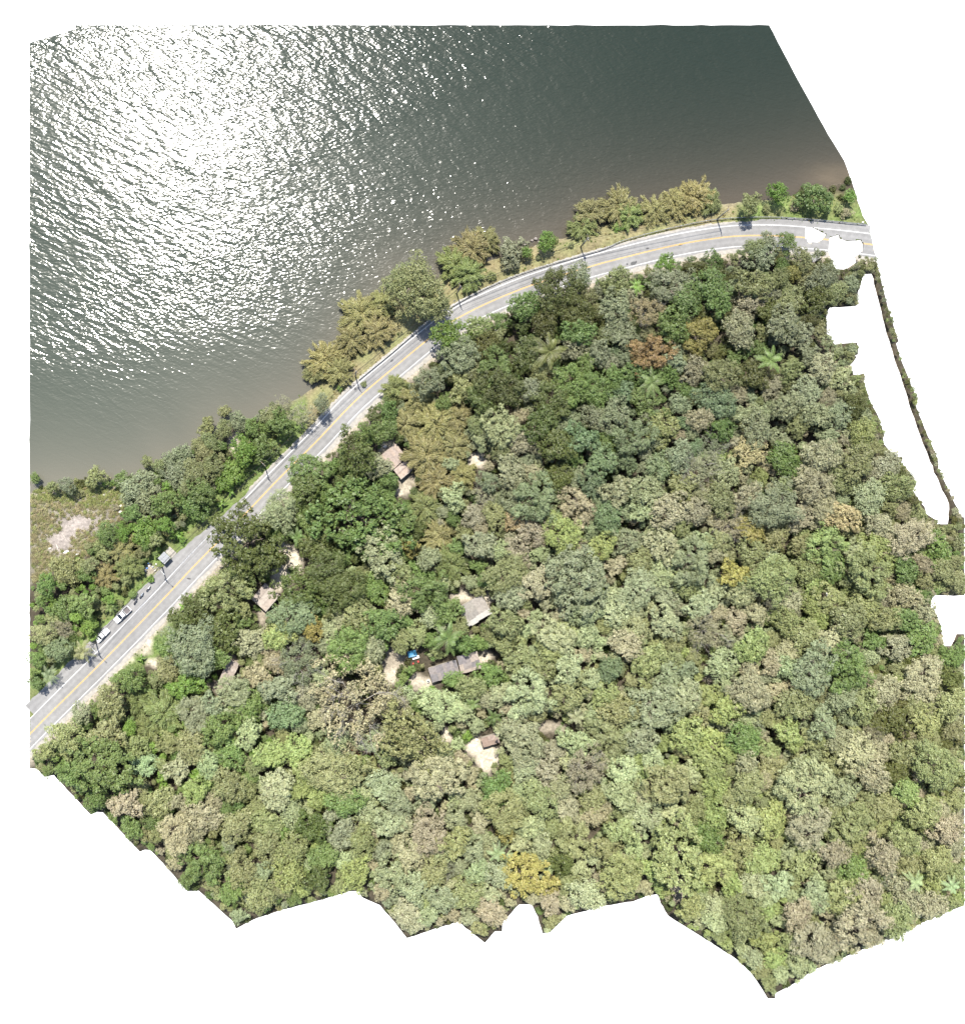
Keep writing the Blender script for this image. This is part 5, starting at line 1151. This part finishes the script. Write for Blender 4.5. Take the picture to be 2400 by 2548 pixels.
M_REDP = mat('red_plastic', (.30, .035, .025), .4, .4)
for px, py, r_, lb in ((1028, 1651, .4, 'red plastic chair below the white table'), (1040, 1646, 2.0, 'red plastic chair at the right end of the white table')):
    x, y, z = at(px, py, .4); ch_ = tag(empty('plastic_chair', (x, y, z), r_), lb, 'chair', 'red plastic chairs in the yard')
    m = MB(); m.box((0, 0, .43), (.46, .46, .05), ch=.06); m.obj('seat', M_REDP, ch_)
    m = MB(); m.box((-.22, 0, .68), (.05, .44, .46), taper=.92); m.obj('backrest', M_REDP, ch_)
    for a_ in (-.19, .19):
        for b_ in (-.19, .19): m = MB(); m.box((a_, b_, .21), (.04, .04, .42)); m.obj('leg', M_REDP, ch_)
x, y, z = at(1065, 1695, .8); wm = tag(empty('washing_machine', (x, y, z), .35), 'white top-loading washing machine outside the long house', 'washing machine')
m = MB(); m.box((0, 0, .45), (.75, .75, .9), taper=.97, ch=.06); m.obj('cabinet', M_FOAM, wm)
m = MB(); m.tube([(0, -.05, .90), (0, -.05, .925)], .26, 14); m.obj('lid', M_GLASS, wm)
m = MB(); m.box((0, .3, .96), (.68, .12, .12)); m.obj('control_panel', M_FOAM, wm)
for k, (px, py, s_, lb) in enumerate([(958,1112,.5,'white plastic sack on the pinkish-roofed house'),(1205,1631,.5,'dark pot on the pale patio right of the long house'),(1004,1690,.45,'white sack on the sandy yard below the blue tarpaulin'),(1186,1841,.45,'pale sack at the left wall of the small brown-roofed hut')]):
    x, y, z = at(px, py); tag(lump('sack' if 'sack' in lb else 'pot', x, y, z - .05, (s_, s_, s_), M_BAGS['black' if 'dark' in lb else 'white'], 340 + k, .7), lb, 'sack' if 'sack' in lb else 'pot')

# drift wood, foam and rocks
def log(ax, ay, bx, by, r, lb, nm='driftwood_log', up=.0):
    a = Vector(at(ax, ay)); b_ = Vector(at(bx, by)); d = b_ - a
    m = MB(); m.tube([(0, 0, r), tuple(d * .35 + Vector((.12, -.1, r * 1.1))), tuple(d * .7 + Vector((-.06, .08, r))), tuple(d + Vector((0, 0, r + up)))], [r, r * .9, r * .75, r * .45], 7)
    if d.length > 1.5: q = d * .5; m.tube([tuple(q + Vector((0, 0, r))), tuple(q + Vector((-d.y, d.x, 0)).normalized() * .5 + d * .1 + Vector((0, 0, r + .1)))], [r * .5, r * .2], 5)
    o = m.obj(nm, M_LOG); o.location = a; return tag(o, lb, 'log', 'driftwood in the marsh')
log(163,1307,178,1313,.08,'short white driftwood log at the top of the bare marsh patch'); log(154,1326,169,1350,.09,'slanting white driftwood log in the middle of the marsh'); log(182,1332,204,1345,.10,'long straight driftwood log on the right of the bare marsh')
log(140,1355,147,1372,.16,'thick short driftwood log above the foam block'); log(110,1332,137,1335,.08,'horizontal driftwood log on the left of the marsh'); log(128,1362,133,1376,.07,'thin upright driftwood stick left of the thick short log')
log(228,1252,246,1262,.07,'driftwood stick at the upper edge of the bare marsh'); log(250,1290,285,1296,.07,'long thin driftwood stick below the upper marsh edge'); log(150,1300,158,1330,.07,'curved driftwood stick joining the slanting log'); log(205,1262,232,1252,.07,'pale driftwood stick at the top middle of the bare marsh'); log(96,1345,118,1328,.06,'thin driftwood stick at the far left of the marsh')
for px, py, l_, w_, r_, lb in [(302,1260,1.5,1.2,.3,'large pale foam board at the right corner of the marsh'),(298,1273,1.4,.6,.1,'flat pale foam board below the large one'),(165,1373,1.8,.75,.45,'white foam block in the lower marsh'),(193,1379,1.1,.35,-.05,'thin white foam strip right of the foam block'),(124,1364,.8,.5,.2,'small white foam piece left of the thick log'),(258,1232,.6,.5,0,'white foam buoy piece in the reeds'),(227,1212,.5,.35,.5,'tiny white foam piece near the lake reeds'),(286,1262,.35,.5,.2,'small upright white foam chip beside the large board'),(2145,553,.8,.4,.3,'white foam board on the verge at the right end of the road')]:
    x, y, z = at(px, py); g = random.Random(px); m = MB(); k = 7
    ring = [(l_ / 2 * math.cos(t_) * g.uniform(.8, 1.1), w_ / 2 * math.sin(t_) * g.uniform(.8, 1.15)) for t_ in np.linspace(.3, 2 * math.pi + .3, k, endpoint=False)]
    m.poly([(a, b_, 0) for a, b_ in ring] + [(a * .94, b_ * .94, .16) for a, b_ in ring], [tuple(reversed(range(k))), tuple(range(k, 2 * k))] + [(i, (i + 1) % k, k + (i + 1) % k, k + i) for i in range(k)])
    o = m.obj('foam_block', M_FOAM); o.location = (x, y, max(z, .0) + .12); o.rotation_euler = (.05, .03, r_); tag(o, lb, 'foam', 'washed-up foam pieces')
RK = ['leftmost','second from left','third from left','middle','third from right','second from right','rightmost']
for k, (px, py, s_) in enumerate([(882,1858,.8),(893,1868,1.1),(904,1856,1.3),(914,1868,1.5),(926,1860,1.2),(938,1868,.9),(948,1866,.8)]):
    x, y, z = at(px, py); tag(lump('boulder', x, y, z - .1, (s_, s_ * .8, s_ * .9), M_ROCK, 360 + k, .8), RK[k] + ' of the reddish boulders under the big dry tan tree', 'boulder', 'reddish boulders')
M_SHOREROCK = mat('grey_shore_rock', (.19, .17, .155), .95, .1, (2, .3), (3, .1))
for k, (px, py, s_) in enumerate([(1312,605,.5),(1322,600,.45),(1331,596,.6),(1340,603,.4),(1348,594,.5),(1304,610,.4)]):
    x, y, z = at(px, py); tag(lump('shore_stone', x, y, max(z, 0) - .1, (s_, s_ * .8, s_), M_SHOREROCK, 380 + k, .7), ['left','second','third','fourth','right','lowest left'][k] + ' grey stone on the little beach between the shore bushes', 'stone', 'stones on the beach')
for (ax, ay, bx, by, hh, r_, lb) in [(2060,1534,2056,1476,9.5,.28,'tall pale dead trunk leaning upward in the right of the forest'),(1222,848,1232,820,6.5,.14,'slim pale trunk leaning behind the bright roadside trees'),(1512,968,1508,945,8,.16,'reddish bare stump between the green crowns')]:
    a = Vector(at(ax, ay)); xy_ = unp([(bx, by)], a.z + hh)[0]; b_ = Vector((xy_[0], xy_[1], a.z + hh)); d = b_ - a
    m = MB(); m.tube([(0, 0, -.2), tuple(d * .4 + Vector((.1, 0, 0))), tuple(d)], [r_, r_ * .85, r_ * .6], 8); m.tube([tuple(d * .8), tuple(d * .85 + Vector((.9, .3, 1.0)))], [r_ * .4, r_ * .15], 5)
    o = m.obj('dead_trunk', M_LOG); o.location = a; tag(o, lb, 'dead tree')
# short paved turn-off behind the trees at the right end
SPUR = smooth(unp([(1968,598),(1976,616),(1990,632),(2010,640),(2040,642)], ROAD_Z), 40)
o = strip('side_road', -1.1, 1.1, ROAD_Z + .03, M_ASPHALT, None, SPUR); tag(o, kind='structure')
